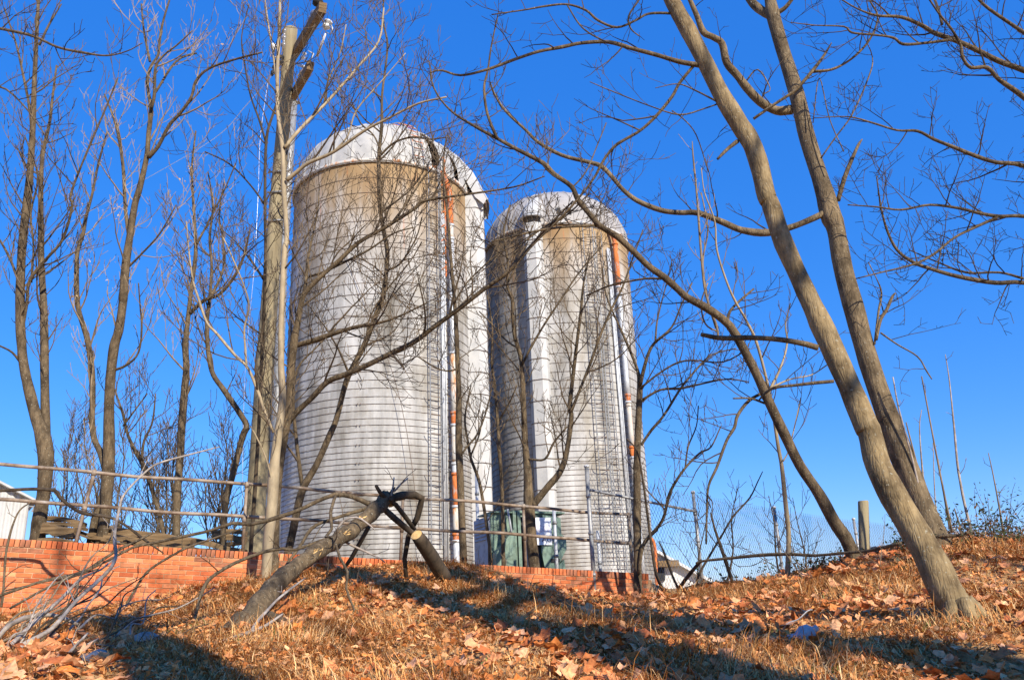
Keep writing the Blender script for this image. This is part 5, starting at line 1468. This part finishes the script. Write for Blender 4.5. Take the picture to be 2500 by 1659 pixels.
# torn pale patches on the trunk
for (x, y) in ((880, 1263), (774, 1340), (845, 1298)):
    c = P(x, y, 11.0 if x > 860 else 10.4 if x > 800 else 10.1)
    mb = MB()
    for k in range(14):
        p0 = c + rng.normal(size=3) * (.03, .02, .02) - CF * .02
        d = np.array([.03, .025, .022]) * rng.uniform(.2, .9) + rng.normal(size=3) * .005
        n_ = rng.normal(size=3) * .004
        mb.add([p0 - d, p0 + n_, p0 + d, p0 - n_ - CF * .006], [(0, 1, 2, 3)])
    mb.build("splinter", M['cutwood'], ft, False, b0)
# the cut log leaning on the crest
l0, l1 = P(1017, 1305, 11.7), P(1086, 1412, 12.4)
lg = empty("cut_log", l1, "short sawn log with pale cut face leaning on the bank crest", "log")
ax = (l1 - l0) / np.linalg.norm(l1 - l0)
MB().tube(catmull([l0, l0 * .6 + l1 * .4 + (0, 0, .02), l1], 5), [.082, .09, .094, .096, .098, .1, .102, .103, .104, .105, .106], 20, wob=.02).build("log_body", M['bark_dark'], lg, True, l1)
fm = MB(); a = np.arange(20) / 20 * 2 * math.pi
e1 = np.cross(ax, [0, 0, 1]); e1 /= np.linalg.norm(e1); e2 = np.cross(e1, ax)
fc = l0 - ax * .004
fm.add([fc + .078 * (math.cos(t) * e1 + math.sin(t) * e2) for t in a] + [fc - ax * .004], [(i, (i + 1) % 20, 20) for i in range(20)])
fm.build("cut_face", M['cutwood'], lg, True, l1)
def sp(lab, pts, Y0, Y1, m_='deadwood', tw_=1.0, L=.35, cat="branch", name="dead_branch", group=None):
    return dead_stick(name, lab, [(pts, Y0, Y1)], None, M[m_], tw_, cat, group, L)
sp("long forked grey branch rising from the brush over the brick wall", [(20, 1597, 15), (70, 1565, 13), (126, 1534, 11), (184, 1468, 10), (230, 1426, 9), (268, 1388, 9), (283, 1354, 8), (279, 1308, 8), (291, 1243, 7), (302, 1208, 6), (344, 1162, 5), (383, 1132, 5), (459, 1110, 4), (536, 1090, 3)], 7.6, 10.6, 'deadwood', 1.4, .5)
sp("curved bare branch arching from the brush at the wall's foot", [(-10, 1562, 12), (20, 1528, 12), (60, 1508, 12), (107, 1500, 11), (150, 1506, 10), (190, 1524, 8)], 8.4, 8.8)
sp("straight pale grey branch slanting up through the brush pile", [(5, 1595, 10), (60, 1540, 10), (115, 1491, 9), (153, 1457, 8), (199, 1411, 7), (245, 1390, 5), (275, 1366, 4)], 7.4, 9.6)
sp("pale grey branch low in the shaded brush at the bottom of the bank", [(126, 1668, 9), (140, 1635, 9), (165, 1598, 8), (190, 1570, 7), (214, 1545, 5)], 6.6, 7.6)
sp("grey stick lying across the shaded brush", [(35, 1650, 8), (85, 1612, 8), (130, 1600, 8), (170, 1594, 6), (240, 1558, 4)], 6.7, 7.6)
sp("brown branch crossing low in front of the brick wall", [(25, 1484, 6), (70, 1458, 6), (115, 1434, 6), (161, 1413, 6), (199, 1400, 5), (240, 1388, 4)], 9.3, 10.3, 'bark')
sp("long dark branch leaning along the left of the brick wall", [(0, 1453, 7), (60, 1432, 7), (115, 1415, 7), (199, 1396, 7), (240, 1372, 7), (287, 1342, 7), (330, 1322, 6), (372, 1300, 5)], 10.0, 11.4, 'bark')
sp("thin upright forked branch at the left end of the brick wall", [(3, 1480, 6), (8, 1442, 6), (12, 1380, 6), (16, 1340, 6), (30, 1285, 5), (48, 1245, 4), (77, 1224, 3)], 10.6, 11.0, 'bark')
sp("grey brown branch slanting over the middle of the brick wall", [(310, 1472, 7), (320, 1455, 7), (337, 1426, 7), (355, 1400, 6), (379, 1380, 6), (420, 1355, 6), (459, 1335, 6), (530, 1310, 5), (600, 1286, 3)], 11.2, 11.8, 'bark', 1.2)
sp("sinuous dark branch draped over the railing from the left", [(-30, 1200, 8), (0, 1197, 8), (77, 1193, 8), (134, 1197, 8), (149, 1216, 8), (184, 1243, 8), (214, 1254, 9), (268, 1262, 7), (306, 1281, 6), (356, 1319, 6), (400, 1350, 3)], 11.0, 11.6, 'bark_dark', 1.0)
sp("forked pale grey stick lying below the fallen trunk's butt", [(425, 1630, 9), (480, 1598, 9), (536, 1568, 9), (580, 1552, 9), (612, 1541, 9), (650, 1525, 8), (690, 1498, 5)], 7.2, 8.3)
sp("pale grey stick leaning up against the fallen trunk", [(612, 1541, 8), (630, 1515, 8), (651, 1491, 7), (675, 1465, 6), (705, 1440, 6), (745, 1410, 3)], 8.0, 9.6)
sp("short stout log lying below the fallen trunk", [(652, 1500, 22), (672, 1508, 24), (695, 1520, 24), (715, 1532, 20)], 8.75, 8.55, 'bark', 0, cat="log", name="small_log")
sp("curved stout stick lying among the leaves at the foot of the bank", [(800, 1575, 12), (815, 1582, 16), (830, 1596, 20), (838, 1620, 22), (833, 1645, 22), (820, 1670, 20)], 7.4, 6.5, 'bark', 0, name="curved_stick")
sp("dark thin branch lying on the bank in front of the brick wall", [(1280, 1505, 8), (1300, 1490, 8), (1325, 1474, 8), (1350, 1470, 6), (1370, 1465, 4), (1385, 1462, 3)], 9.5, 11.0, 'bark_dark', 1)
sp("short pale stick half buried in the leaves of the middle bank", [(1145, 1575, 10), (1175, 1582, 10), (1205, 1592, 9), (1225, 1598, 6)], 8.0, 7.7, 'deadwood', 0)
sp("long thin limb lying along the bank crest below the wooden post", [(1700, 1374, 6), (1720, 1368, 6), (1780, 1362, 7), (1860, 1354, 8), (1930, 1352, 8), (1990, 1355, 7), (2050, 1350, 7), (2110, 1345, 7), (2150, 1337, 8), (2200, 1325, 8)], 13.8, 11.2, 'bark', .8)
sp("second dark limb along the ground at the foot of the chain link fence", [(1650, 1446, 8), (1700, 1428, 8), (1760, 1422, 7), (1830, 1418, 7), (1900, 1414, 7), (1980, 1412, 6), (2040, 1398, 5), (2080, 1380, 4)], 15.0, 13.0, 'bark_dark', .8)
sp("forked pale stick on the shaded bank left of the leaning trunk", [(2115, 1495, 7), (2140, 1475, 7), (2165, 1458, 6), (2178, 1440, 4)], 9.3, 10.2, 'deadwood', 1)
sp("long straw coloured stick lying across the right bank", [(2010, 1525, 7), (2045, 1520, 7), (2080, 1500, 6), (2085, 1492, 4)], 8.9, 9.4, 'deadwood', 0)
sp("bent limb jutting behind the leaning trunk on the crest", [(2280, 1308, 10), (2310, 1307, 9), (2340, 1306, 8), (2367, 1298, 6)], 11.6, 11.4, 'bark', 0)
# cut stubs sticking up by the wall end
sp("black leaning whip beside the right end of the brick wall", [(1625, 1448, 8), (1605, 1410, 8), (1593, 1350, 7), (1580, 1250, 6), (1568, 1160, 5), (1555, 1100, 4), (1530, 1070, 3)], 15.0, 14.6, 'bark_dark', .6)
sp("thin dark whip leaning along the fence near the wall end", [(1655, 1435, 6), (1640, 1400, 6), (1622, 1350, 5), (1608, 1320, 3)], 15.2, 15.3, 'bark_dark', .4)
sp("dark broken limb hanging straight down before the fence", [(1790, 1425, 8), (1775, 1380, 9), (1762, 1340, 8), (1745, 1290, 6), (1735, 1250, 4)], 14.2, 14.0, 'bark_dark', 1)
sp("slim bare shoot rising in front of the chain link fence", [(1700, 1420, 6), (1715, 1385, 6), (1760, 1310, 5), (1790, 1260, 5), (1830, 1215, 4), (1850, 1175, 3), (1862, 1150, 2)], 14.4, 14.0, 'bark_dark', 1.2)
sp("dark bent limb leaning against the fence at the crest", [(1655, 1440, 9), (1680, 1405, 9), (1708, 1372, 8), (1712, 1366, 6)], 15.0, 14.4, 'bark_dark', .8)

# tangle of thin dead branches at the lower left
for k in range(22):
    x0 = rng.uniform(-60, 330); y0 = rng.uniform(1520, 1670); Y0 = float(np.interp(y0, [1500, 1670], [9.6, 6.2]))
    ln = rng.uniform(120, 330); an = math.radians(rng.uniform(18, 62))
    pts = [(x0, y0, 6)]
    for q in range(1, 6):
        t = q / 5; pts.append((x0 + ln * t * math.cos(an) + rng.normal() * 9, y0 - ln * t * math.sin(an) + rng.normal() * 9, max(6 * (1 - .6 * t), 2)))
    o = sp("thin dead branch in the brush tangle below the brick wall", pts, Y0, min(Y0 + rng.uniform(.5, 1.8), 10.8), ['bark', 'deadwood', 'twig_pale', 'bark_dark'][k % 4], 1.8, .4, "branch", "dead_branch", "thin dead branches in the brush tangle")

# ------------------------------------------------------------------ dry weed stalks on the right crest
stalks = [[(2268, 1300, 7), (2230, 1130, 5), (2195, 1000, 4), (2180, 920, 3)], [(2272, 1305, 8), (2262, 1230, 8), (2235, 1120, 5), (2212, 1030, 3)], [(2266, 1270, 5), (2255, 1180, 5), (2245, 1050, 3), (2250, 1000, 2)], [(2325, 1300, 6), (2300, 1180, 5), (2275, 1050, 4), (2250, 918, 3)],
          [(2384, 1335, 8), (2362, 1260, 7), (2340, 1150, 6), (2330, 1050, 5), (2318, 930, 3), (2308, 865, 2)], [(2455, 1325, 5), (2440, 1240, 4), (2425, 1160, 3), (2413, 1105, 2)], [(2290, 1290, 4), (2282, 1200, 3), (2278, 1080, 2)],
          [(2318, 1290, 4), (2305, 1210, 4), (2290, 1120, 3)], [(2240, 1250, 5), (2225, 1160, 4), (2205, 1080, 3)], [(2350, 1330, 5), (2345, 1290, 5), (2330, 1240, 3)], [(2465, 1320, 5), (2462, 1300, 5), (2458, 1290, 4)]]
for i, s_ in enumerate(stalks):
    o = sp("tall dry weed stalk standing on the crest behind the leaning trunks", s_, 11.7 + .1 * i, 11.6 + .12 * i, 'twig_pale' if i % 2 else 'deadwood', 1.2, .25, "weed", "weed_stalk", "dry weed stalks on the crest")
for i in range(26):
    x = rng.uniform(700, 1560) if i < 14 else rng.uniform(1600, 2480)
    y = np.interp(x, [640, 1000, 1200, 1300, 1500, 1700, 2000, 2300, 2500], [1425, 1405, 1405, 1440, 1465, 1455, 1410, 1335, 1350]) + rng.uniform(0, 60)
    Y = np.interp(x, [640, 1250, 1600, 2500], [12.3, 13.0, 14, 11]) - (0.02 * rng.uniform(0, 60))
    q = P(x, y, Y); b_ = np.array([q[0], q[1], gz(q[0], q[1])])
    h = rng.uniform(.25, .85)
    path = twig_path(b_ - (0, 0, .05), np.array([rng.normal() * .3, rng.normal() * .3, 1]), h, 6, .1, .12)
    e = empty("weed_stalk", b_, "short dry weed stalk poking up from the grassy bank", "weed", "short weed stalks on the bank")
    mb = MB().tube(path, np.linspace(.006, .0025, 7), 5)
    sprout(mb, path, np.linspace(.006, .0025, 7), 6, .18, 1, 2, .2, .3, tip=.002)
    mb.build("stalk", M['twig_pale'] if i % 2 else M['twig'], e, False, b_)

# ------------------------------------------------------------------ leafy brambles on the crest
def bramble(label, x0, x1, ytop, Y, n_, hmin, hmax):
    q = P((x0 + x1) / 2, ytop, Y)
    b_ = np.array([q[0], q[1], gz(q[0], q[1])])
    e = empty("bramble_bush", b_, label, "bush")
    st = MB(); lf = MB()
    for i in range(n_):
        x = rng.uniform(x0, x1); Yq = Y + rng.normal() * .35
        p = P(x, ytop, Yq); p = np.array([p[0], p[1], gz(p[0], p[1]) - .03])
        path = twig_path(p, np.array([rng.normal() * .7, rng.normal() * .5, 1]), rng.uniform(hmin, hmax), 8, -.5, .3)
        st.tube(path, np.linspace(.006, .0025, 9), 3, cap=False)
        for k in range(2, 9):
            for _ in range(rng.integers(1, 4)):
                c = path[k] + rng.normal(size=3) * .04
                a = rng.normal(size=3); a /= np.linalg.norm(a); bq = np.cross(a, rng.normal(size=3)); bq /= np.linalg.norm(bq)
                s_ = rng.uniform(.015, .034)
                g_ = rng.uniform(.6, 1.3)
                lf.add([c - a * s_, c + bq * s_ * .5, c + a * s_, c - bq * s_ * .5], [(0, 1, 2, 3)], (.035 * g_, .06 * g_, .022 * g_) if rng.uniform() < .75 else (.2 * g_, .1 * g_, .04))
    tag(st.build("stems", M['twig'], e, False, b_), kind="stuff")
    tag(lf.build("leaves", M['green_leaf'], e, False, b_), kind="stuff")
bramble("dark leafy bramble on the crest at the right behind the weed stalks", 2300, 2540, 1300, 12.0, 110, .4, 1.0)
bramble("low bramble tangle around the foot of the leaning trunks", 2180, 2320, 1320, 12.1, 34, .2, .5)
bramble("low dark bramble under the slanting tree on the crest", 1960, 2110, 1395, 13.2, 50, .15, .4)
bramble("thin bramble along the foot of the chain link fence", 1610, 1960, 1432, 15.0, 60, .2, .55)

# ------------------------------------------------------------------ rubbish and stones
def blob(name, label, px, py, Y, size, m_, cat, seed, flat=.6):
    q = P(px, py, Y); b_ = np.array([q[0], q[1], gz(q[0], q[1])])
    r = np.random.default_rng(seed)
    bm = bmesh.new(); bmesh.ops.create_icosphere(bm, subdivisions=2, radius=1)
    for v in bm.verts:
        k = 1 + .22 * math.sin(v.co.x * 3 + seed) * math.cos(v.co.y * 2.3) + r.normal() * .07
        v.co = Vector((v.co.x * size[0] * k, v.co.y * size[1] * k, max(v.co.z, -.5) * size[2] * k))
    me = bpy.data.meshes.new(name); bm.to_mesh(me); bm.free(); me.materials.append(m_)
    o = link(name, me, None, b_ + (0, 0, size[2] * .25)); o.rotation_euler = (0, 0, r.uniform(0, 6))
    return tag(o, label, cat)
M['stone'] = mat("grey_fieldstone", (.2, .19, .18), (.42, .4, .37), 8, .9, .6, 40)
blob("stone", "grey fieldstone half buried in the shaded brush", 355, 1563, 8.2, (.16, .12, .09), M['stone'], "stone", 4)
blob("stone", "small grey stone in the shade left of the fallen trunk's butt", 235, 1640, 6.9, (.11, .09, .07), M['stone'], "stone", 9)
# crushed white jug on the shaded bank
jq = P(1955, 1560, 8.1); jb = np.array([jq[0], jq[1], gz(jq[0], jq[1]) + .02])
jug = empty("plastic_jug", jb, "crushed white plastic jug on the shaded right bank", "jug")
jr = jug.rotation_euler = (.3, 1.1, .5)
MB().lathe([(0, -.13), (.075, -.13), (.085, -.1), (.06, -.02), (.088, .05), (.075, .11), (.03, .15), (.028, .19), (0, .19)], 14).build("jug_body", M['plastic_white'], jug, True)
MB().tube([(.07, 0, .03), (.11, 0, .06), (.1, 0, .12), (.05, 0, .14)], .013, 6).build("handle", M['plastic_white'], jug, True)
cq = P(1950, 1530, 8.5); cb_ = np.array([cq[0], cq[1], gz(cq[0], cq[1]) + .03])
strip = MB()
pts = [(-.16, 0, -.02), (-.06, .01, .06), (.05, .0, .11), (.15, .02, .16)]
v = []
for i, p in enumerate(catmull(pts, 3)):
    for s in (-1, 1): 
        for h in (0, .008): v.append(np.array(p) + (0.02 * s, .035 * s, h + .012 * math.sin(i)))
n_ = len(v) // 4
strip.add(v, [f for i in range(n_ - 1) for f in ((4 * i + 1, 4 * i + 3, 4 * i + 7, 4 * i + 5), (4 * i, 4 * i + 4, 4 * i + 6, 4 * i + 2), (4 * i, 4 * i + 1, 4 * i + 5, 4 * i + 4), (4 * i + 2, 4 * i + 6, 4 * i + 7, 4 * i + 3))])
tag(strip.build("plastic_strip", M['plastic_white'], None, True, None, cb_), "bent strip of pale plastic above the crushed jug", "strip")

# ------------------------------------------------------------------ fallen leaves
STRAWC = np.array([(.74, .40, .135), (.8, .49, .2), (.64, .29, .085), (.82, .56, .27), (.54, .21, .055), (.72, .34, .1)])
LEAFC = np.array([(.68, .28, .11), (.75, .36, .17), (.56, .19, .055), (.76, .42, .22), (.46, .14, .042), (.70, .24, .06)])
def leaf_verts(r, seedr):
    """broad palmate leaf with shallow pointed lobes, dried and curled"""
    out = []
    lobes = [-128, -68, -4, 62, 124]
    for k, a in enumerate(lobes):
        a = math.radians(a + seedr.uniform(-9, 9))
        R_ = r * (1.0 if k == 2 else .9 if k in (1, 3) else .68) * seedr.uniform(.72, 1.12)
        out.append((R_ * math.sin(a), R_ * math.cos(a)))
        if k < 4:
            a2 = math.radians((lobes[k] + lobes[k + 1]) / 2 + seedr.uniform(-8, 8))
            q = r * seedr.uniform(.5, .72)
            out.append((q * math.sin(a2), q * math.cos(a2)))
    rim = out + [(.1 * r, -.3 * r), (-.1 * r, -.3 * r)]
    mid = [(x * .55, y * .55) for x, y in rim]
    pts = [(0, 0)] + mid + rim
    a0 = seedr.uniform(0, 3.14); ca, sa = math.cos(a0), math.sin(a0)
    k1 = seedr.uniform(.2, 2.6) / r * seedr.choice([-1, 1, 1]); k2 = seedr.uniform(-.7, .9) / r
    v = []
    for i, (x, y) in enumerate(pts):
        p, q = x * ca + y * sa, -x * sa + y * ca
        # roll along one axis
        th = p * k1 * .8
        xx = math.sin(th) / (k1 * .8); zz = (1 - math.cos(th)) / (k1 * .8)
        zz += .5 * k2 * q * q + seedr.normal() * .03 * r
        v.append((xx * ca - q * sa, xx * sa + q * ca, zz))
    n_ = len(rim)
    f = [(0, 1 + i, 1 + (i + 1) % n_) for i in range(n_)] + [(1 + i, 1 + n_ + i, 1 + n_ + (i + 1) % n_, 1 + (i + 1) % n_) for i in range(n_)]
    b = len(v)
    v += [(-.014 * r, -.25 * r, 0), (.014 * r, -.25 * r, 0), (.05 * r, -1.0 * r, .12 * r)]
    f += [(b, b + 1, b + 2)]
    return np.array(v), f
lr = np.random.default_rng(5)
def px_of(q):
    d = q - CC; w = d @ CF
    return 1250 + FPX * (d @ CR) / w, 829.5 - FPX * (d @ CU) / w
def scatter_region(n_):
    """random spots on the visible bank"""
    xs = lr.uniform(-6.5, 8.5, n_); ys_ = 5.4 + 10 * lr.uniform(0, 1, n_) ** 1.25
    s = (xs - WA[0]) * WN[0] + (ys_ - WA[1]) * WN[1]
    u = (xs - WA[0]) * WU[0] + (ys_ - WA[1]) * WU[1]
    ok = ((s < -.06) | (u > WLEN + .4)) & (np.abs(xs) < ys_ * .72 + .6)
    xs, ys_ = xs[ok], ys_[ok]
    return xs, ys_, ground(xs, ys_)
def tilt(n_dir, yaw):
    z = np.array(n_dir, float); z /= np.linalg.norm(z)
    x = np.cross([0, 1, 0], z); x /= np.linalg.norm(x); y = np.cross(z, x)
    c, s = math.cos(yaw), math.sin(yaw)
    return np.stack([x * c + y * s, -x * s + y * c, z], 1)
meshes = []
for i in range(18):
    r_ = lr.uniform(.06, .112)
    v, f = leaf_verts(r_, lr)
    c = LEAFC[lr.integers(0, 6)] * lr.uniform(.75, 1.15)
    meshes.append(MB().add(v, f, c).mesh("fallen_leaf", M['leaf'], False))
xs, ys_, zs_ = scatter_region(9000)
# clustered density
dens = np.sin(xs * 1.3 + 1) * np.sin(ys_ * 1.1) + .6 * np.sin(xs * 2.9 + ys_ * 1.7)
dens = dens + np.where(xs > 0, .45, -.35) + np.where((xs > -1.5) & (xs < 1.2) & (ys_ < 8.5), .35, 0)
kp = dens + lr.normal(size=len(xs)) * .6 > .35
xs, ys_, zs_ = xs[kp], ys_[kp], zs_[kp]
order = np.argsort(ys_)
near = [i for i in order if abs(xs[i]) < ys_[i] * .60 and ys_[i] > 5.9][:1400]
sel = set(lr.choice(near[:900], 300, replace=False).tolist())
rest = MB()
ng = 0
for i in order:
    n_dir = (lr.normal() * .42, -.28 + lr.normal() * .42, 1)
    R_ = tilt(n_dir, lr.uniform(0, 6.28))
    loc = np.array([xs[i], ys_[i], zs_[i] + lr.uniform(.035, .085)])
    if i in sel:
        o = link("fallen_leaf", meshes[lr.integers(0, 18)], GROUND, loc, Matrix(R_.tolist()).to_euler())
        k = lr.uniform(.75, 1.2); o.scale = (k, k, k)
    else:
        if ng > 5200: continue
        ng += 1
        v, f = leaf_verts(lr.uniform(.05, .125), lr)
        rest.add(v @ R_.T + loc, f, LEAFC[lr.integers(0, 6)] * lr.uniform(.6, 1.15))
tag(rest.build("leaf_litter", M['leaf'], GROUND), kind="stuff")

# crumbled leaf fragments matted into the thatch
r_ = np.random.default_rng(77)
xs, ys_, zs_ = [np.concatenate(q) for q in zip(*[scatter_region(26000) for _ in range(2)])]
n_ = len(xs)
c_ = np.stack([xs, ys_, zs_ + r_.uniform(.005, .06, n_)], -1)
A_ = r_.normal(size=(n_, 3)) * [1, 1, .45]; A_ /= np.linalg.norm(A_, axis=1)[:, None]
B_ = np.cross(A_, r_.normal(size=(n_, 3)) * [.4, .4, 1]); B_ /= np.linalg.norm(B_, axis=1)[:, None] + 1e-9
s_ = r_.uniform(.012, .045, n_)[:, None]
V_ = np.stack([c_ - A_ * s_, c_ + B_ * s_ * .6 + [0, 0, .004], c_ + A_ * s_ * 1.1, c_ - B_ * s_ * .5 + [0, 0, .006]], 1).reshape(-1, 3)
cc_ = np.repeat((LEAFC[r_.integers(0, 6, n_)] * .6 + STRAWC[r_.integers(0, 6, n_)] * .4) * r_.uniform(.6, 1.15, n_)[:, None], 4, axis=0)
tag(MB().add(V_, np.arange(4 * n_).reshape(-1, 4).tolist(), cc_).build("leaf_fragments", M['leaf'], GROUND), kind="stuff")

# ------------------------------------------------------------------ dry grass
def blades(n_, seed, colors, hmin, hmax, lean, wid, name, filt=None):
    r = np.random.default_rng(seed)
    xs = r.uniform(-7.2, 8.8, n_ * 2); ys_ = 5.2 + 10.6 * r.uniform(0, 1, n_ * 2) ** 1.15
    s = (xs - WA[0]) * WN[0] + (ys_ - WA[1]) * WN[1]
    u = (xs - WA[0]) * WU[0] + (ys_ - WA[1]) * WU[1]
    ok = ((s < -.02) | (u > WLEN + .3)) & (np.abs(xs) < ys_ * .7 + .6)
    d = np.sin(xs * 1.9 + ys_ * .7) + np.sin(ys_ * 2.3 - xs) + .7 * np.sin(xs * 4.7 + 1) * np.sin(ys_ * 3.9)
    if filt: ok &= filt(xs, ys_, d, r)
    else: ok &= (d + r.normal(size=len(xs)) * .9 > -.9)
    xs, ys_, d = xs[ok][:n_], ys_[ok][:n_], d[ok][:n_]
    zz = ground(xs, ys_)
    n = len(xs)
    L_ = r.uniform(hmin, hmax, n) * (1 + .3 * np.tanh(d))
    cl = np.sin(xs * 3.1 + 2) + np.cos(ys_ * 2.7 + xs)           # tufts lean together
    az = cl * 1.6 + r.normal(size=n) * .9 - 1.2
    ln = np.clip(lean + r.normal(size=n) * .25, .05, 1.5)
    dx, dy = np.cos(az), np.sin(az)
    sx, sy = -dy * wid, dx * wid
    P0 = np.stack([xs, ys_, zz - .01], -1)
    t1 = np.stack([dx * np.sin(ln * .7) * L_ * .5, dy * np.sin(ln * .7) * L_ * .5, np.cos(ln * .7) * L_ * .5], -1)
    t2 = t1 + np.stack([dx * np.sin(ln * 1.5) * L_ * .5, dy * np.sin(ln * 1.5) * L_ * .5, np.cos(ln * 1.5) * L_ * .5], -1)
    side = np.stack([sx, sy, 0 * sx], -1) * r.uniform(.6, 1.4, n)[:, None]
    V = np.stack([P0 - side, P0 + side, P0 + t1 + side * .8, P0 + t1 - side * .8, P0 + t2], 1).reshape(-1, 3)
    me = bpy.data.meshes.new(name)
    b = np.arange(n) * 5
    quads = np.stack([b, b + 1, b + 2, b + 3], -1); tris = np.stack([b + 3, b + 2, b + 4], -1)
    me.vertices.add(len(V)); me.vertices.foreach_set("co", V.ravel())
    loops = np.concatenate([quads.ravel(), tris.ravel()])
    me.loops.add(len(loops)); me.loops.foreach_set("vertex_index", loops.astype(np.int32))
    ls = np.concatenate([np.arange(n) * 4, n * 4 + np.arange(n) * 3]); lt = np.concatenate([np.full(n, 4), np.full(n, 3)])
    me.polygons.add(2 * n); me.polygons.foreach_set("loop_start", ls.astype(np.int32)); me.polygons.foreach_set("loop_total", lt.astype(np.int32))
    me.update(calc_edges=True)
    colors = np.asarray(colors)
    c = colors[r.integers(0, len(colors), n)] * r.uniform(.6, 1.2, n)[:, None]
    c4 = np.ones((n, 5, 4)); c4[:, :, :3] = c[:, None, :]
    ca = me.color_attributes.new("tint", 'FLOAT_COLOR', 'POINT'); ca.data.foreach_set("color", c4.ravel())
    me.materials.append(M['straw'])
    return tag(link(name, me, GROUND), kind="stuff")
blades(230000, 21, STRAWC, .07, .22, 1.3, .0038, "matted_grass")
blades(26000, 22, STRAWC, .14, .36, 1.0, .003, "dry_grass", lambda x, y, d, r: (d > .5) | (r.uniform(size=len(x)) < .12))
blades(14000, 23, [(.13, .2, .035), (.2, .27, .05), (.1, .16, .035)], .05, .14, .8, .005, "green_grass", lambda x, y, d, r: (np.sin(x * 2.2 + 3) * np.sin(y * 2.9 + 1) > .55))
